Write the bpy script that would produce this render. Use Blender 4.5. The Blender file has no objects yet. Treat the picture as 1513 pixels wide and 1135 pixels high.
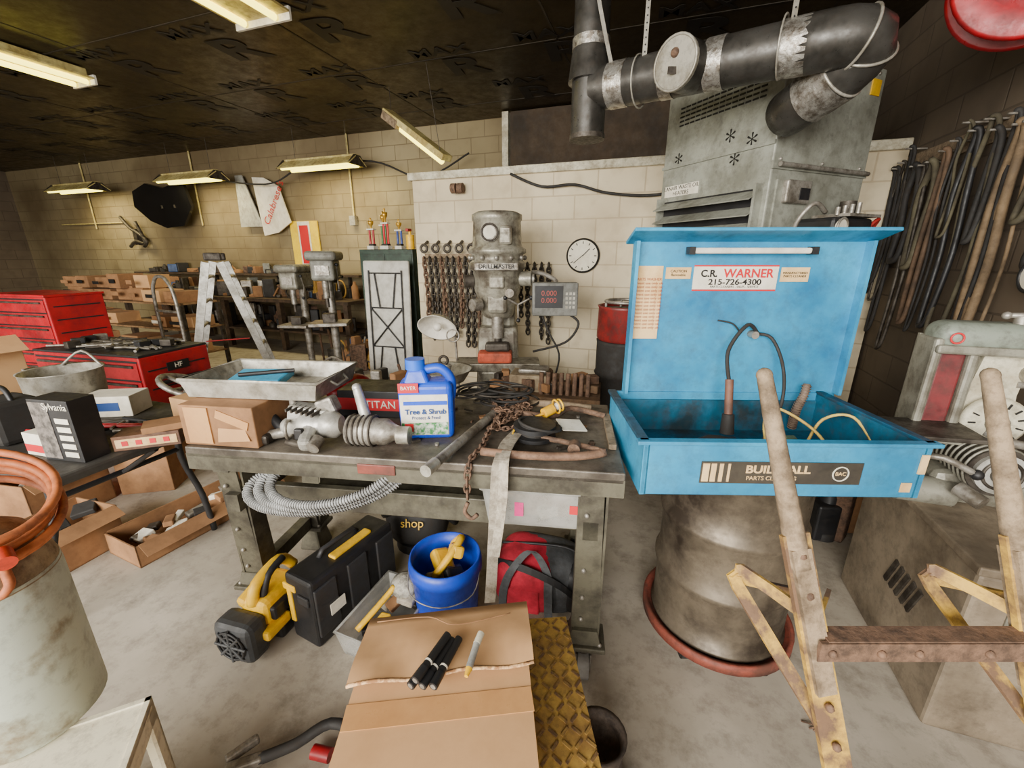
import bpy,bmesh,math,random
from mathutils import Vector,Matrix,Euler
random.seed(7)
V=Vector
def lin(c):
    return tuple((x/255/12.92 if x/255<=.04045 else ((x/255+.055)/1.055)**2.4) for x in c)+(1,)
MC={}
def mat(name,c,c2=None,rough=.5,metal=0,scale=6,lo=.42,hi=.62,bump=.0,alpha=1,es=0,trans=0,grime=.5):
    if name in MC: return MC[name]
    m=bpy.data.materials.new(name); m.use_nodes=True; n=m.node_tree; b=n.nodes['Principled BSDF']
    b.inputs['Roughness'].default_value=rough; b.inputs['Metallic'].default_value=metal
    if c2 is None: c2=tuple(x*.78 for x in c)
    tc=n.nodes.new('ShaderNodeTexCoord'); no=n.nodes.new('ShaderNodeTexNoise'); no.inputs['Scale'].default_value=scale
    no.inputs['Detail'].default_value=7; no.inputs['Roughness'].default_value=.65
    n.links.new(tc.outputs['Object'],no.inputs['Vector'])
    mr=n.nodes.new('ShaderNodeMapRange'); mr.inputs[1].default_value=lo; mr.inputs[2].default_value=hi
    n.links.new(no.outputs['Fac'],mr.inputs[0])
    mx=n.nodes.new('ShaderNodeMixRGB'); mx.inputs[1].default_value=lin(c); mx.inputs[2].default_value=lin(c2)
    n.links.new(mr.outputs[0],mx.inputs[0]); out=mx.outputs[0]
    if grime and not es:
        n2=n.nodes.new('ShaderNodeTexNoise'); n2.inputs['Scale'].default_value=scale*3.3+4; n2.inputs['Detail'].default_value=9; n2.inputs['Roughness'].default_value=.75
        n.links.new(tc.outputs['Object'],n2.inputs['Vector'])
        m2=n.nodes.new('ShaderNodeMapRange'); m2.inputs[1].default_value=.48; m2.inputs[2].default_value=.7; m2.inputs[4].default_value=grime
        n.links.new(n2.outputs['Fac'],m2.inputs[0])
        x2=n.nodes.new('ShaderNodeMixRGB'); x2.inputs[2].default_value=lin((58,48,38)); n.links.new(m2.outputs[0],x2.inputs[0]); n.links.new(out,x2.inputs[1]); out=x2.outputs[0]
        m3=n.nodes.new('ShaderNodeMapRange'); m3.inputs[1].default_value=.3; m3.inputs[2].default_value=.7; m3.inputs[3].default_value=max(.08,rough-.12); m3.inputs[4].default_value=min(1,rough+.25)
        n.links.new(n2.outputs['Fac'],m3.inputs[0]); n.links.new(m3.outputs[0],b.inputs['Roughness'])
    n.links.new(out,b.inputs['Base Color'])
    if bump:
        bp=n.nodes.new('ShaderNodeBump'); bp.inputs['Strength'].default_value=bump; bp.inputs['Distance'].default_value=.01
        n.links.new(no.outputs['Fac'],bp.inputs['Height']); n.links.new(bp.outputs[0],b.inputs['Normal'])
    if es:
        b.inputs['Emission Color'].default_value=lin(c); b.inputs['Emission Strength'].default_value=es
    if trans: b.inputs['Transmission Weight'].default_value=trans
    if alpha<1: b.inputs['Alpha'].default_value=alpha
    MC[name]=m; return m
def catmull(pts,k=6,closed=False):
    P=[V(p) for p in pts]; n=len(P); out=[]
    rng=range(n) if closed else range(n-1)
    for i in rng:
        if closed: p0,p1,p2,p3=P[i-1],P[i],P[(i+1)%n],P[(i+2)%n]
        else: p0=P[max(i-1,0)];p1=P[i];p2=P[i+1];p3=P[min(i+2,n-1)]
        for j in range(k):
            t=j/k
            out.append(.5*((2*p1)+(p2-p0)*t+(2*p0-5*p1+4*p2-p3)*t*t+(3*p1-p0-3*p2+p3)*t**3))
    if not closed: out.append(P[-1])
    return out
def E(r): return Euler([math.radians(a) for a in r]).to_matrix()
class B:
    def __init__(s,name,loc=(0,0,0),rz=0,rot=None):
        s.name=name; s.v=[]; s.f=[]; s.fm=[]; s.fs=[]; s.mats=[]; s.tx=[]
        r=E(rot) if rot else E((0,0,rz))
        s.M=Matrix.Translation(loc)@r.to_4x4(); s.off=V((0,0,0))
    def mi(s,m):
        if m not in s.mats: s.mats.append(m)
        return s.mats.index(m)
    def add(s,vs,fs,m,smooth=False):
        o=len(s.v); s.v+= [tuple(V(v)+s.off) for v in vs]; k=s.mi(m)
        for f in fs: s.f.append([i+o for i in f]); s.fm.append(k); s.fs.append(smooth)
    def box(s,c,size,m,rot=(0,0,0),bev=0,top=(1,1),seg=2,smooth=False):
        bm=bmesh.new(); bmesh.ops.create_cube(bm,size=1)
        for v in bm.verts:
            tx,ty=(top if v.co.z>0 else (1,1))
            v.co=V((v.co.x*size[0]*tx,v.co.y*size[1]*ty,v.co.z*size[2]))
        if bev: bmesh.ops.bevel(bm,geom=bm.edges[:],offset=min(bev,min(size)*.45),segments=seg,affect='EDGES',profile=.5)
        R=E(rot); c=V(c); bm.verts.index_update()
        s.add([R@v.co+c for v in bm.verts],[[v.index for v in f.verts] for f in bm.faces],m,smooth); bm.free(); return s
    def bb(s,x0,x1,y0,y1,z0,z1,m,bev=0):
        return s.box(((x0+x1)/2,(y0+y1)/2,(z0+z1)/2),(x1-x0,y1-y0,z1-z0),m,bev=bev)
    def lathe(s,prof,c,m,ax=(0,0,1),n=28,cap=True,smooth=True):
        q=V((0,0,1)).rotation_difference(V(ax).normalized()); c=V(c); vs=[];fs=[]
        for r,z in prof:
            for i in range(n):
                a=2*math.pi*i/n; vs.append(q@V((r*math.cos(a),r*math.sin(a),z))+c)
        for j in range(len(prof)-1):
            for i in range(n):
                i2=(i+1)%n; fs.append([j*n+i,j*n+i2,(j+1)*n+i2,(j+1)*n+i])
        s.add(vs,fs,m,smooth)
        if cap:
            for j,rev in ((0,1),(len(prof)-1,0)):
                if prof[j][0]>1e-4:
                    ids=list(range(n)); ids=ids[::-1] if rev else ids
                    s.add(vs[j*n:(j+1)*n],[ids],m)
        return s
    def cyl(s,p1,p2,r,m,r2=None,n=18):
        p1=V(p1);p2=V(p2);d=p2-p1
        return s.lathe([(r,0),(r if r2 is None else r2,d.length)],p1,m,ax=d,n=n)
    def tube(s,pts,r,m,n=8,closed=False,k=0,r2=None):
        P=catmull(pts,k,closed) if k else [V(p) for p in pts]
        N=len(P); vs=[];fs=[]; prev=None
        for i in range(N):
            t=(P[(i+1)%N]-P[i-1]) if closed else (P[min(i+1,N-1)]-P[max(i-1,0)])
            if t.length<1e-9: t=V((0,0,1))
            t.normalize()
            if prev is None:
                a=V((0,0,1)) if abs(t.z)<.9 else V((1,0,0)); u=t.cross(a).normalized()
            else:
                u=prev-t*prev.dot(t); u.normalize()
            prev=u; w=t.cross(u); rr=r if r2 is None else r+(r2-r)*i/(N-1)
            for j in range(n):
                a=2*math.pi*j/n; vs.append(P[i]+u*rr*math.cos(a)+w*rr*math.sin(a))
        for i in range(N if closed else N-1):
            for j in range(n):
                i2=(i+1)%N; j2=(j+1)%n; fs.append([i*n+j,i*n+j2,i2*n+j2,i2*n+j])
        if not closed: fs.append(list(range(n))[::-1]); fs.append([(N-1)*n+j for j in range(n)])
        s.add(vs,fs,m,True); return s
    def ring(s,c,R,r,m,ax=(0,0,1),n=28,k=8,sy=1):
        q=V((0,0,1)).rotation_difference(V(ax).normalized())
        return s.tube([q@V((R*math.cos(2*math.pi*i/n),R*sy*math.sin(2*math.pi*i/n),0))+V(c) for i in range(n)],r,m,n=k,closed=True)
    def ball(s,c,r,m,sc=(1,1,1),rot=(0,0,0),n=14,p=1.0):
        R=E(rot); vs=[];fs=[]; h=n//2
        sg=lambda x: math.copysign(abs(x)**p,x)
        for j in range(h+1):
            q=math.pi*j/h
            for i in range(n):
                a=2*math.pi*i/n; vs.append(R@V((r*sc[0]*sg(math.sin(q))*sg(math.cos(a)),r*sc[1]*sg(math.sin(q))*sg(math.sin(a)),r*sc[2]*sg(math.cos(q))))+V(c))
        for j in range(h):
            for i in range(n):
                i2=(i+1)%n; fs.append([j*n+i,(j+1)*n+i,(j+1)*n+i2,j*n+i2])
        s.add(vs,fs,m,True); return s
    def prism(s,pts,th,m,c=(0,0,0),rot=(0,0,0)):
        R=E(rot);c=V(c);n=len(pts)
        vs=[R@V((p[0],0,p[1]))+c for p in pts]+[R@V((p[0],th,p[1]))+c for p in pts]
        fs=[list(range(n)),list(range(n,2*n))[::-1]]+[[i,i+n,(i+1)%n+n,(i+1)%n] for i in range(n)]
        s.add(vs,fs,m); return s
    def strap(s,pts,w,side,m,th=.003,k=5):
        P=catmull(pts,k); side=V(side).normalized()*w/2; vs=[];fs=[]
        for i,p in enumerate(P):
            t=(P[min(i+1,len(P)-1)]-P[max(i-1,0)]).normalized(); nn=t.cross(side).normalized()*th/2
            vs+=[p-side-nn,p+side-nn,p+side+nn,p-side+nn]
        for i in range(len(P)-1):
            for j in range(4): fs.append([i*4+j,i*4+(j+1)%4,(i+1)*4+(j+1)%4,(i+1)*4+j])
        fs.append([0,1,2,3]); l=(len(P)-1)*4; fs.append([l+3,l+2,l+1,l])
        s.add(vs,fs,m); return s
    def chain(s,pts,m,R=.016,r=.004,k=8):
        P=catmull(pts,k); d=0; acc=[P[0]]
        for a,b in zip(P,P[1:]):
            L=(b-a).length
            while d+L>=R*1.5 and L>1e-6:
                t=(R*1.5-d)/L; a=a.lerp(b,t); acc.append(a.copy()); L=(b-a).length; d=0
            d+=L
        for i in range(len(acc)-1):
            t=(acc[i+1]-acc[i]).normalized(); up=V((0,0,1)) if abs(t.z)<.9 else V((1,0,0))
            u=t.cross(up).normalized()
            if i%2: u=t.cross(u).normalized()
            c=(acc[i]+acc[i+1])/2
            s.tube([c+t*R*1.15*math.cos(a)+u*R*.65*math.sin(a) for a in [2*math.pi*j/8 for j in range(8)]],r,m,n=4,closed=True)
        return s
    def text(s,body,size,loc,rot,m,name='lettering',sx=1,bold=0):
        s.tx.append((body,size,tuple(V(loc)+s.off),rot,m,name,sx,bold)); return s
    def done(s,sub=0):
        me=bpy.data.meshes.new(s.name); me.from_pydata(s.v,[],s.f)
        for m in s.mats: me.materials.append(m)
        for p,k,sm in zip(me.polygons,s.fm,s.fs): p.material_index=k; p.use_smooth=sm
        me.update(); bm=bmesh.new(); bm.from_mesh(me); bmesh.ops.recalc_face_normals(bm,faces=bm.faces); bm.to_mesh(me); bm.free()
        o=bpy.data.objects.new(s.name,me); bpy.context.collection.objects.link(o); o.matrix_world=s.M
        for body,size,loc,rot,m,name,sx,bold in s.tx:
            cu=bpy.data.curves.new(name,'FONT'); cu.body=body; cu.size=size; cu.align_x='CENTER'; cu.align_y='CENTER'; cu.extrude=.0006; cu.offset=bold
            cu.materials.append(m); t=bpy.data.objects.new(name,cu); bpy.context.collection.objects.link(t); t.parent=o
            t.location=loc; t.rotation_euler=[math.radians(a) for a in rot]; t.scale=(sx,1,1)
        return o
YAW=-19; CA,SA=math.cos(math.radians(19)),math.sin(math.radians(19))
def W(s,t,z=0): return (s*CA+t*SA,-s*SA+t*CA,z)
def RB(name,s=0,t=0,z=0,rz=0): return B(name,W(s,t,z),YAW+rz)

# ---------------- materials
steel=mat('steel_worn',(165,160,150),(112,104,92),.4,.55,scale=14)
dsteel=mat('steel_dark',(84,78,70),(50,44,38),.5,.5,scale=14)
alu=mat('aluminium',(200,198,190),(155,152,142),.38,.5,scale=10,grime=.35)
black=mat('black_plastic',(32,32,34),(22,22,23),.45,grime=.25)
rubber=mat('rubber',(42,40,38),(28,26,24),.7)
card=mat('cardboard',(200,156,108),(186,142,96),.85,scale=3,grime=.06)
cardd=mat('cardboard_dark',(158,115,76),(126,90,58),.85,scale=3,grime=.2)
tape=mat('packing_tape',(196,148,96),(184,134,84),.3,grime=.05)
red=mat('red_paint',(180,20,34),(130,14,24),.35,scale=4,grime=.3)
rust=mat('rusty_iron',(122,94,74),(80,62,50),.75,.2,scale=30,bump=.4)
yrust=mat('yellow_rusted_paint',(200,160,64),(108,82,60),.6,scale=9,lo=.42,hi=.56,bump=.3)
wood=mat('grey_wood',(150,130,104),(100,84,64),.8,scale=18,bump=.4)
blue=mat('blue_paint',(52,158,200),(24,106,150),.36,scale=2.6,lo=.33,hi=.66,grime=.4)
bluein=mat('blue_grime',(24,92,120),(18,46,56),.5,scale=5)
white=mat('white_plastic',(226,221,208),(202,196,182),.5,grime=.2)
cream=mat('cream_paint',(208,202,178),(165,155,130),.6,scale=8)
yellow=mat('yellow_plastic',(240,190,25),(215,162,15),.4,grime=.2)
tabm=mat('bench_olive_paint',(98,94,78),(60,56,46),.5,.2,scale=7,bump=.15)
tabtop=mat('bench_top_worn',(112,104,92),(66,60,52),.4,.25,scale=5,bump=.1,grime=.6)
grey=mat('grey_paint',(130,130,120),(98,96,88),.5,.15,scale=5)
ductm=mat('duct_black',(80,78,74),(52,50,46),.32,.5,scale=5)
foil=mat('foil_tape',(205,202,194),(125,116,104),.3,.8,scale=25,bump=.5)
tubem=mat('fluorescent_tube',(255,236,90),(255,236,90),.4,es=5)
fixm=mat('lamp_fixture',(205,190,125),(170,150,88),.5)
ink=mat('black_ink',(20,18,16),(20,18,16),.6,grime=0)
redink=mat('red_ink',(195,30,38),(195,30,38),.5,grime=0)
paper=mat('paper',(232,225,208),(210,202,182),.7,grime=.12)
tan=mat('yellowed_paper',(230,196,142),(205,166,110),.7,grime=.15)
orange=mat('orange_hose',(212,120,64),(160,90,54),.6)
canvas=mat('canvas_strap',(178,168,150),(136,126,110),.9,scale=30)
galv=mat('galvanized',(184,180,168),(138,132,118),.4,.45,scale=10)

# ---------------- room shell
def blockmat(name,c1,c2,cm,grime,gs=.6,glo=.35,ghi=.75,bw=.4,bh=.2,mort=.008,topdark=None):
    m=bpy.data.materials.new(name); m.use_nodes=True; n=m.node_tree; b=n.nodes['Principled BSDF']; b.inputs['Roughness'].default_value=.8
    tc=n.nodes.new('ShaderNodeTexCoord'); sp=n.nodes.new('ShaderNodeSeparateXYZ'); cb=n.nodes.new('ShaderNodeCombineXYZ')
    n.links.new(tc.outputs['Object'],sp.inputs[0]); n.links.new(sp.outputs[0],cb.inputs[0]); n.links.new(sp.outputs[2],cb.inputs[1])
    br=n.nodes.new('ShaderNodeTexBrick'); br.inputs['Scale'].default_value=1; br.inputs['Brick Width'].default_value=bw; br.inputs['Row Height'].default_value=bh
    br.inputs['Mortar Size'].default_value=mort; br.inputs['Mortar Smooth'].default_value=.6
    br.inputs['Color1'].default_value=lin(c1); br.inputs['Color2'].default_value=lin(c2); br.inputs['Mortar'].default_value=lin(cm)
    n.links.new(cb.outputs[0],br.inputs['Vector']); out=br.outputs['Color']
    for sc,a,z,amt,cc in ((gs,glo,ghi,.9,grime),(gs*5,.5,.75,.45,grime)):
        no=n.nodes.new('ShaderNodeTexNoise'); no.inputs['Scale'].default_value=sc; no.inputs['Detail'].default_value=9; n.links.new(tc.outputs['Object'],no.inputs['Vector'])
        mr=n.nodes.new('ShaderNodeMapRange'); mr.inputs[1].default_value=a; mr.inputs[2].default_value=z; mr.inputs[4].default_value=amt; n.links.new(no.outputs['Fac'],mr.inputs[0])
        mx=n.nodes.new('ShaderNodeMixRGB'); mx.inputs[2].default_value=lin(cc); n.links.new(mr.outputs[0],mx.inputs[0]); n.links.new(out,mx.inputs[1]); out=mx.outputs[0]
    n.links.new(out,b.inputs['Base Color'])
    bp=n.nodes.new('ShaderNodeBump'); bp.invert=True; bp.inputs['Strength'].default_value=.35; bp.inputs['Distance'].default_value=.006
    n.links.new(br.outputs['Fac'],bp.inputs['Height']); n.links.new(bp.outputs[0],b.inputs['Normal'])
    return m
wallm=blockmat('painted_block',(158,144,110),(148,134,100),(118,104,76),(92,76,50),glo=.32,ghi=.68)
creamw=blockmat('cream_block',(214,200,168),(208,194,162),(182,166,136),(150,132,104),gs=1.2,glo=.42,ghi=.85)
rightw=blockmat('brown_block',(112,98,80),(106,92,76),(86,74,60),(66,56,46),gs=1.0,glo=.3,ghi=.75)
def floor_mat():
    m=mat('concrete_floor',(188,178,162),(146,136,120),.68,scale=1.3,lo=.35,hi=.7,bump=.05,grime=.5)
    return m
ceilm=mat('foil_insulation_board',(74,62,38),(36,30,19),.38,.45,scale=.8,lo=.35,hi=.7)
cprint=mat('ceiling_print',(24,20,14),(34,28,18),.6,grime=0,scale=2)
recess_shade=mat('recess_shade_board',(66,52,36),(42,34,24),.8,scale=2)  # dark tone carries the shade of the recess above the partition
seam=mat('ceiling_seam',(52,44,28),(34,28,18),.6,scale=2)
RB('floor').bb(-13.6,1.7,-2.5,6,-.1,0,floor_mat()).done()
RB('wall_back').bb(-13.5,1.7,5.85,6.0,0,3.2,wallm).done()
RB('wall_right',1.6,0,0,90).bb(-2.5,6,-.15,0,0,3.2,rightw).done()
RB('wall_left',-13.5,0,0,90).bb(-2.5,6,0,.15,0,3.2,rightw).done()
RB('wall_front').bb(-13.5,-8,-2.5,-2.35,0,3.2,wallm).done()
ce=RB('ceiling',0,0,3.2); ce.bb(-13.6,1.7,-2.5,6,0,.1,ceilm)
for t in (.4,1.62,2.84,4.06,5.28): ce.bb(-13.5,1.6,t-.008,t+.008,-.003,0,seam)
for s_ in range(-13,2,2): ce.bb(s_-.008,s_+.008,-2.4,5.9,-.003,0,seam)
for i in range(11):
    for j,t in enumerate((3.35,4.3,5.15)):
        s_=-10.4+i*1.12+(.55 if j%2 else 0)+random.uniform(-.1,.1)
        if s_>1.2: continue
        ce.text('R',.5,(s_,t,-.006),(180,0,4),cprint,'board_print',1.35,.012)
        ce.text('MAX',.2,(s_-.1,t-.36,-.006),(180,0,4),cprint,'board_print',1.3,.004)
ce.done()
p=RB('wall_partition',0,4.06,0); p.bb(-2.46,1.58,0,.15,0,2.2,creamw); p.bb(-2.46,-2.31,.15,1.78,0,2.2,creamw); p.done()
t=RB('trim_1',0,4.06,0); t.bb(-2.5,1.58,-.03,.2,2.2,2.27,cream,bev=.008); t.done()
u=RB('wall_upper',0,5.6,0); u.bb(-1.95,1.58,0,.1,2.28,3.18,recess_shade); u.bb(-2.05,-1.97,-.03,.08,2.28,3.18,cream); u.done()  # dark board put in for the shaded recess, with a cream post beside it

# ---------------- lamps
def shoplight(s,t,z,rz=0,name='fluorescent_lamp'):
    b=RB(name,s,t,z,rz)
    b.box((0,.04,.1),(1.22,.1,.06),fixm,bev=.005)
    b.box((0,-.08,.05),(1.24,.19,.012),fixm,rot=(35,0,0)); b.box((0,.14,.05),(1.24,.16,.012),fixm,rot=(-35,0,0))
    for y in (-.1,.08): b.cyl((-.58,y,.0),(.58,y,.0),.026,tubem,n=10)
    for x in (-.61,.61): b.prism([(-.17,0),(.21,0),(.1,.13),(-.03,.13)],.015,dsteel,(x+.007,0,-.01),(0,0,90))
    for x in (-.45,.45): b.cyl((x,.04,.13),(x,.04,3.2-z),.003,dsteel,n=5)
    b.done()
    l=bpy.data.lights.new('tube_light','AREA'); l.shape='RECTANGLE'; l.size=1.1; l.size_y=.2; l.energy=30; l.color=(1,.84,.45)
    o=bpy.data.objects.new('tube_light',l); bpy.context.collection.objects.link(o); o.location=W(s,t,z-.04); o.rotation_euler=(math.radians(12),0,math.radians(YAW+rz))
shoplight(-4.64,5.25,2.66); shoplight(-7.23,5.25,2.62); shoplight(-10.15,5.25,2.6)
for (x,y,wd) in ((-4.35,4.15,.34),(-1.98,3.02,.5)):
    b=B('ceiling_lamp',(x,y,3.08),YAW)
    b.box((0,0,.06),(wd*.5,1.25,.1),fixm,bev=.01); b.box((0,0,.02),(wd,1.25,.015),fixm)
    for q in (-wd*.28,wd*.28): b.cyl((q,-.6,-.01),(q,.6,-.01),.022,tubem,n=10)
    b.box((0,.63,.01),(wd,.02,.08),white); b.box((0,-.63,.01),(wd,.02,.08),white); b.done()
a=V((-1.36,5.2,2.94)); c=V((-.65,4.6,2.37)); d=(c-a); mid=(a+c)/2; L=d.length
b=B('hanging_strip_lamp',mid); M0=Matrix.Translation(mid)@d.to_track_quat('X','Z').to_matrix().to_4x4(); b.M=M0; Mi=M0.inverted()
b.box((0,0,.03),(L,.13,.06),fixm,bev=.008); b.cyl((-.2,-.03,-.015),(L*.48,-.03,-.015),.03,tubem,n=10); b.box((-L*.36,0,0),(L*.26,.15,.08),wood,bev=.01)
b.cyl(Mi@(a+V((.05,0,.03))),Mi@V((a.x+.05,a.y,3.2)),.003,dsteel,n=5); b.cyl(Mi@(c+V((-.05,0,.05))),Mi@V((c.x-.15,c.y,3.2)),.003,dsteel,n=5); b.done()

# ---------------- workbench
b=B('steel_workbench',(-.355,1.535,0),math.degrees(math.atan2(-.19,1.47)))
hx,hy=.745,.31
b.box((0,0,.83),(2*hx,2*hy,.04),tabtop,bev=.005)
b.box((0,-hy+.01,.795),(2*hx,.02,.06),tabm); b.box((0,hy-.01,.795),(2*hx,.02,.06),tabm)
b.box((-.05,-hy-.002,.81),(.13,.006,.035),mat('name_plate',(130,62,48),(90,45,36),.5),bev=.01)
crub=mat('caster_rubber',(120,116,110),(88,84,78),.7)
for sx in (-1,1):
    x=sx*(hx-.09); fx=x+sx*(.08 if sx<0 else .0)
    for sy in (-1,1):
        ly=sy*(hy-.05) if not(sx<0 and sy<0) else -.15
        ty=sy*(hy-.05)
        def slab(w0,w1,dx,dy,along):
            A=V((fx,ly,.14)); T=V((x,ty,.78)); u=V((1,0,0)) if along=='x' else V((0,1,0)); n_=V((0,1,0)) if along=='x' else V((1,0,0))
            o_=V((dx,dy,0)); vs=[]
            for c_,w_ in ((A,w0),(T,w1)):
                for k_ in (-1,1):
                    for t_ in (0,.008): vs.append(c_+o_+u*k_*w_/2+n_*t_)
            b.add(vs,[[0,2,6,4],[1,5,7,3],[0,4,5,1],[2,3,7,6],[0,1,3,2],[4,6,7,5]],tabm)
        slab(.1,.075,0,0,'x'); slab(.09,.06,sx*.045,.04,'y'); slab(.09,.06,-sx*.045,.04,'y')
        b.box((fx,ly+.02,.13),(.15,.12,.02),tabm,bev=.004); b.box((fx,ly+.02,.165),(.12,.09,.06),tabm,top=(.75,.8))
        for q in (.1,.2,.32,.55,.65): b.ball((fx+(x-fx)*(q/.65)-.015,ly+(ty-ly)*(q/.65)-.003,.14+q*.95),.009,steel,n=8)
        for q in (-.055,.055): b.ball((fx+q,ly-.02,.142),.009,steel,n=8)
        if sx>0:
            b.cyl((fx,ly,.085),(fx,ly,.125),.028,dsteel)
            for q in (-.026,.026): b.box((fx+q,ly-.01,.07),(.005,.05,.075),steel)
            b.cyl((fx-.02,ly-.02,.052),(fx+.02,ly-.02,.052),.052,crub,n=24)
            b.cyl((fx-.03,ly-.02,.052),(fx+.03,ly-.02,.052),.012,steel)
        else: b.box((fx,ly+.02,.065),(.12,.12,.13),tabm,top=(.6,.7),bev=.01)
    b.box((x,0,.6),(.05,2*hy-.1,.07),tabm); b.box((x,0,.77),(.06,2*hy-.06,.06),tabm); b.box((fx,.04,.17),(.05,.36,.06),tabm)
b.box((0,-.14,.575),(2*hx-.17,.03,.1),tabm,bev=.004); b.box((0,.23,.6),(2*hx-.15,.02,.1),tabm)
b.box((.1,.05,.565),(1.1,.36,.012),tabm)
b.box((-.2,.12,.72),(.6,.3,.13),mat('drawer_green',(70,84,64),(50,60,46),.5,.2),bev=.006)
b.done()
TB=.851
b=B('metal_drip_tray',(-.9,1.53,1.0),-6)
w2,d2=.255,.15
def pan(b,wx,dy,h,m,th=.006,fl=.88,lip=True):
    o=[(-wx,-dy),(wx,-dy),(wx,dy),(-wx,dy)]
    top=[V((x,y,h)) for x,y in o]; bot=[V((x*fl,y*fl,0)) for x,y in o]; ti=[V((x*.97,y*.97,h)) for x,y in o]; bi=[V((x*fl*.97,y*fl*.97,th)) for x,y in o]
    vs=top+bot+ti+bi; fs=[]
    for i in range(4):
        j=(i+1)%4; fs+= [[i,j,4+j,4+i],[8+i,12+i,12+j,8+j],[i,8+i,8+j,j]]
    fs+=[[4,5,6,7][::-1],[12,13,14,15]]
    b.add(vs,fs,m)
    if lip: b.tube([v for v in top],.006,m,n=6,closed=True)
pan(b,w2,d2,.065,galv,fl=.93)
b.tube([(w2-.01,-.05,.05),(w2+.012,-.04,.03),(w2+.012,.04,.03),(w2-.01,.05,.05)],.005,galv)
b.box((-.07,.02,.03),(.2,.12,.03),mat('light_blue_tray',(70,170,210),(45,140,185),.4,grime=.1),rot=(8,0,6),bev=.008)
b.cyl((-.13,-.02,.05),(.05,.05,.055),.008,black); b.done()
b=B('torn_cardboard_box',(-.98,1.47,TB),-8)
b.box((0,0,.073),(.28,.3,.146),cardd,bev=.004); b.box((-.07,-.152,.075),(.09,.006,.13),tape); b.prism([(0,0),(.12,.01),(.1,.05),(.06,.07),(0,.11)],.004,card,(.0,-.16,.02),(-12,0,0)); b.box((.06,-.152,.1),(.12,.004,.03),tape,rot=(0,20,0)); b.done()
b=B('flat_carton',(-.55,1.68,TB),-6)
b.box((0,0,.055),(.3,.17,.11),black,bev=.003); b.box((0,-.087,.055),(.3,.002,.05),redink)
b.text('TITAN',.045,(.03,-.09,.055),(90,0,0),paper); b.done()
b=B('red_shop_rag',(-.72,1.82,TB),0)
for i in range(6): b.ball((random.uniform(-.06,.06),random.uniform(-.03,.03),.045+.02*(i%3)),.05,red,(1.2,.8,.7),(0,0,random.uniform(0,180)))
b.done()
b=B('impact_wrench',(-.70,1.36,TB),-8)
b.lathe([(.02,-.13),(.028,-.12),(.03,-.07),(.042,-.06),(.044,.0),(.036,.01),(.046,.02),(.046,.06),(.03,.08)],(0.03,0,.065),alu,ax=(1,.1,.05))
b.box((.02,-.05,.05),(.045,.12,.05),alu,rot=(20,0,15),bev=.015); b.cyl((-.03,-.0,.05),(-.17,-.02,.02),.018,steel); b.box((-.17,-.03,.02),(.07,.06,.035),dsteel,bev=.01)
b.box((-.02,.03,.085),(.14,.07,.08),alu,rot=(0,10,12),bev=.012); b.cyl((-.1,.0,.03),(-.19,.03,.09),.018,black); b.ring((-.06,-.04,.06),.03,.006,steel,ax=(1,.3,0)); b.box((.04,.05,.12),(.07,.05,.06),steel,bev=.01,rot=(0,-20,0)); b.cyl((-.06,-.055,.02),(.03,-.075,.02),.012,dsteel)
for i in range(6): b.box((-.06+i*.018,-.01,.128-.003*i),(.006,.06,.01),dsteel)
b.cyl((.06,-.06,.04),(.06,-.1,.025),.022,steel); b.box((0.0,-.07,.06),(.03,.02,.04),black,bev=.006); b.cyl((-.08,.03,.12),(-.08,.03,.15),.012,steel)
b.done()
b=B('pneumatic_drill',(-.47,1.32,TB),10)
b.lathe([(.035,-.09),(.05,-.085),(.052,0),(.044,.01),(.046,.045),(.03,.07),(.018,.1)],(0,0,.058),steel,ax=(1,-.3,-.02)); b.cyl((-.02,.03,.06),(-.05,.05,.2),.021,alu,r2=.015); b.ball((-.05,.05,.2),.016,alu)
for i in range(5): b.ring((-.07+i*.018,.022-i*.005,.058),.052,.004,dsteel,ax=(1,-.3,0))
b.cyl((.08,-.03,.05),(.12,-.04,.05),.03,galv); b.done()
b=B('plant_food_jug',(-.305,1.43,TB),4)
bl=mat('jug_blue',(30,80,205),(22,62,175),.3,grime=.05)
b.box((0,0,.105),(.19,.11,.21),bl,bev=.022,seg=4)
b.box((-.03,0,.225),(.1,.09,.06),bl,top=(.55,.6),bev=.012,seg=3)
b.tube([(.0,0,.245),(.05,0,.25),(.085,0,.215),(.088,0,.16),(.075,0,.12)],.017,bl,k=5,n=10)
b.cyl((-.035,0,.25),(-.035,0,.285),.034,mat('jug_cap',(35,105,225),(30,90,200),.3,grime=0),n=26)
b.box((-.005,-.056,.095),(.165,.003,.15),paper,bev=.001)
b.box((-.055,-.058,.195),(.07,.003,.035),redink,bev=.001); b.box((-.005,-.059,.045),(.16,.002,.045),mat('leaf_green',(50,120,60),(205,210,195),.6,scale=60,grime=0))
b.box((.0,-.059,.14),(.15,.002,.014),bl); b.box((-.06,-.0595,.05),(.03,.002,.03),redink); b.ball((.04,-.058,.05),.018,white,(1,.1,1))
navy=mat('navy_ink',(20,60,120),(20,60,120),.5,grime=0)
b.text('Tree & Shrub',.026,(0,-.0605,.108),(90,0,0),navy,bold=.0006); b.text('Protect & Feed',.016,(0,-.0605,.086),(90,0,0),navy); b.text('BAYER',.018,(-.055,-.06,.195),(90,0,0),paper); b.done()
b=B('cable_tangle',(-.1,1.72,TB),0)
for i in range(16):
    R=random.uniform(.05,.12); cx,cy=random.uniform(-.1,.12),random.uniform(-.07,.03)
    b.ring((cx,cy,.03+i*.004),R,.005,rubber if i%3 else dsteel,ax=(random.uniform(-.2,.2),random.uniform(-.2,.2),1),sy=.6)
b.done()
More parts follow.
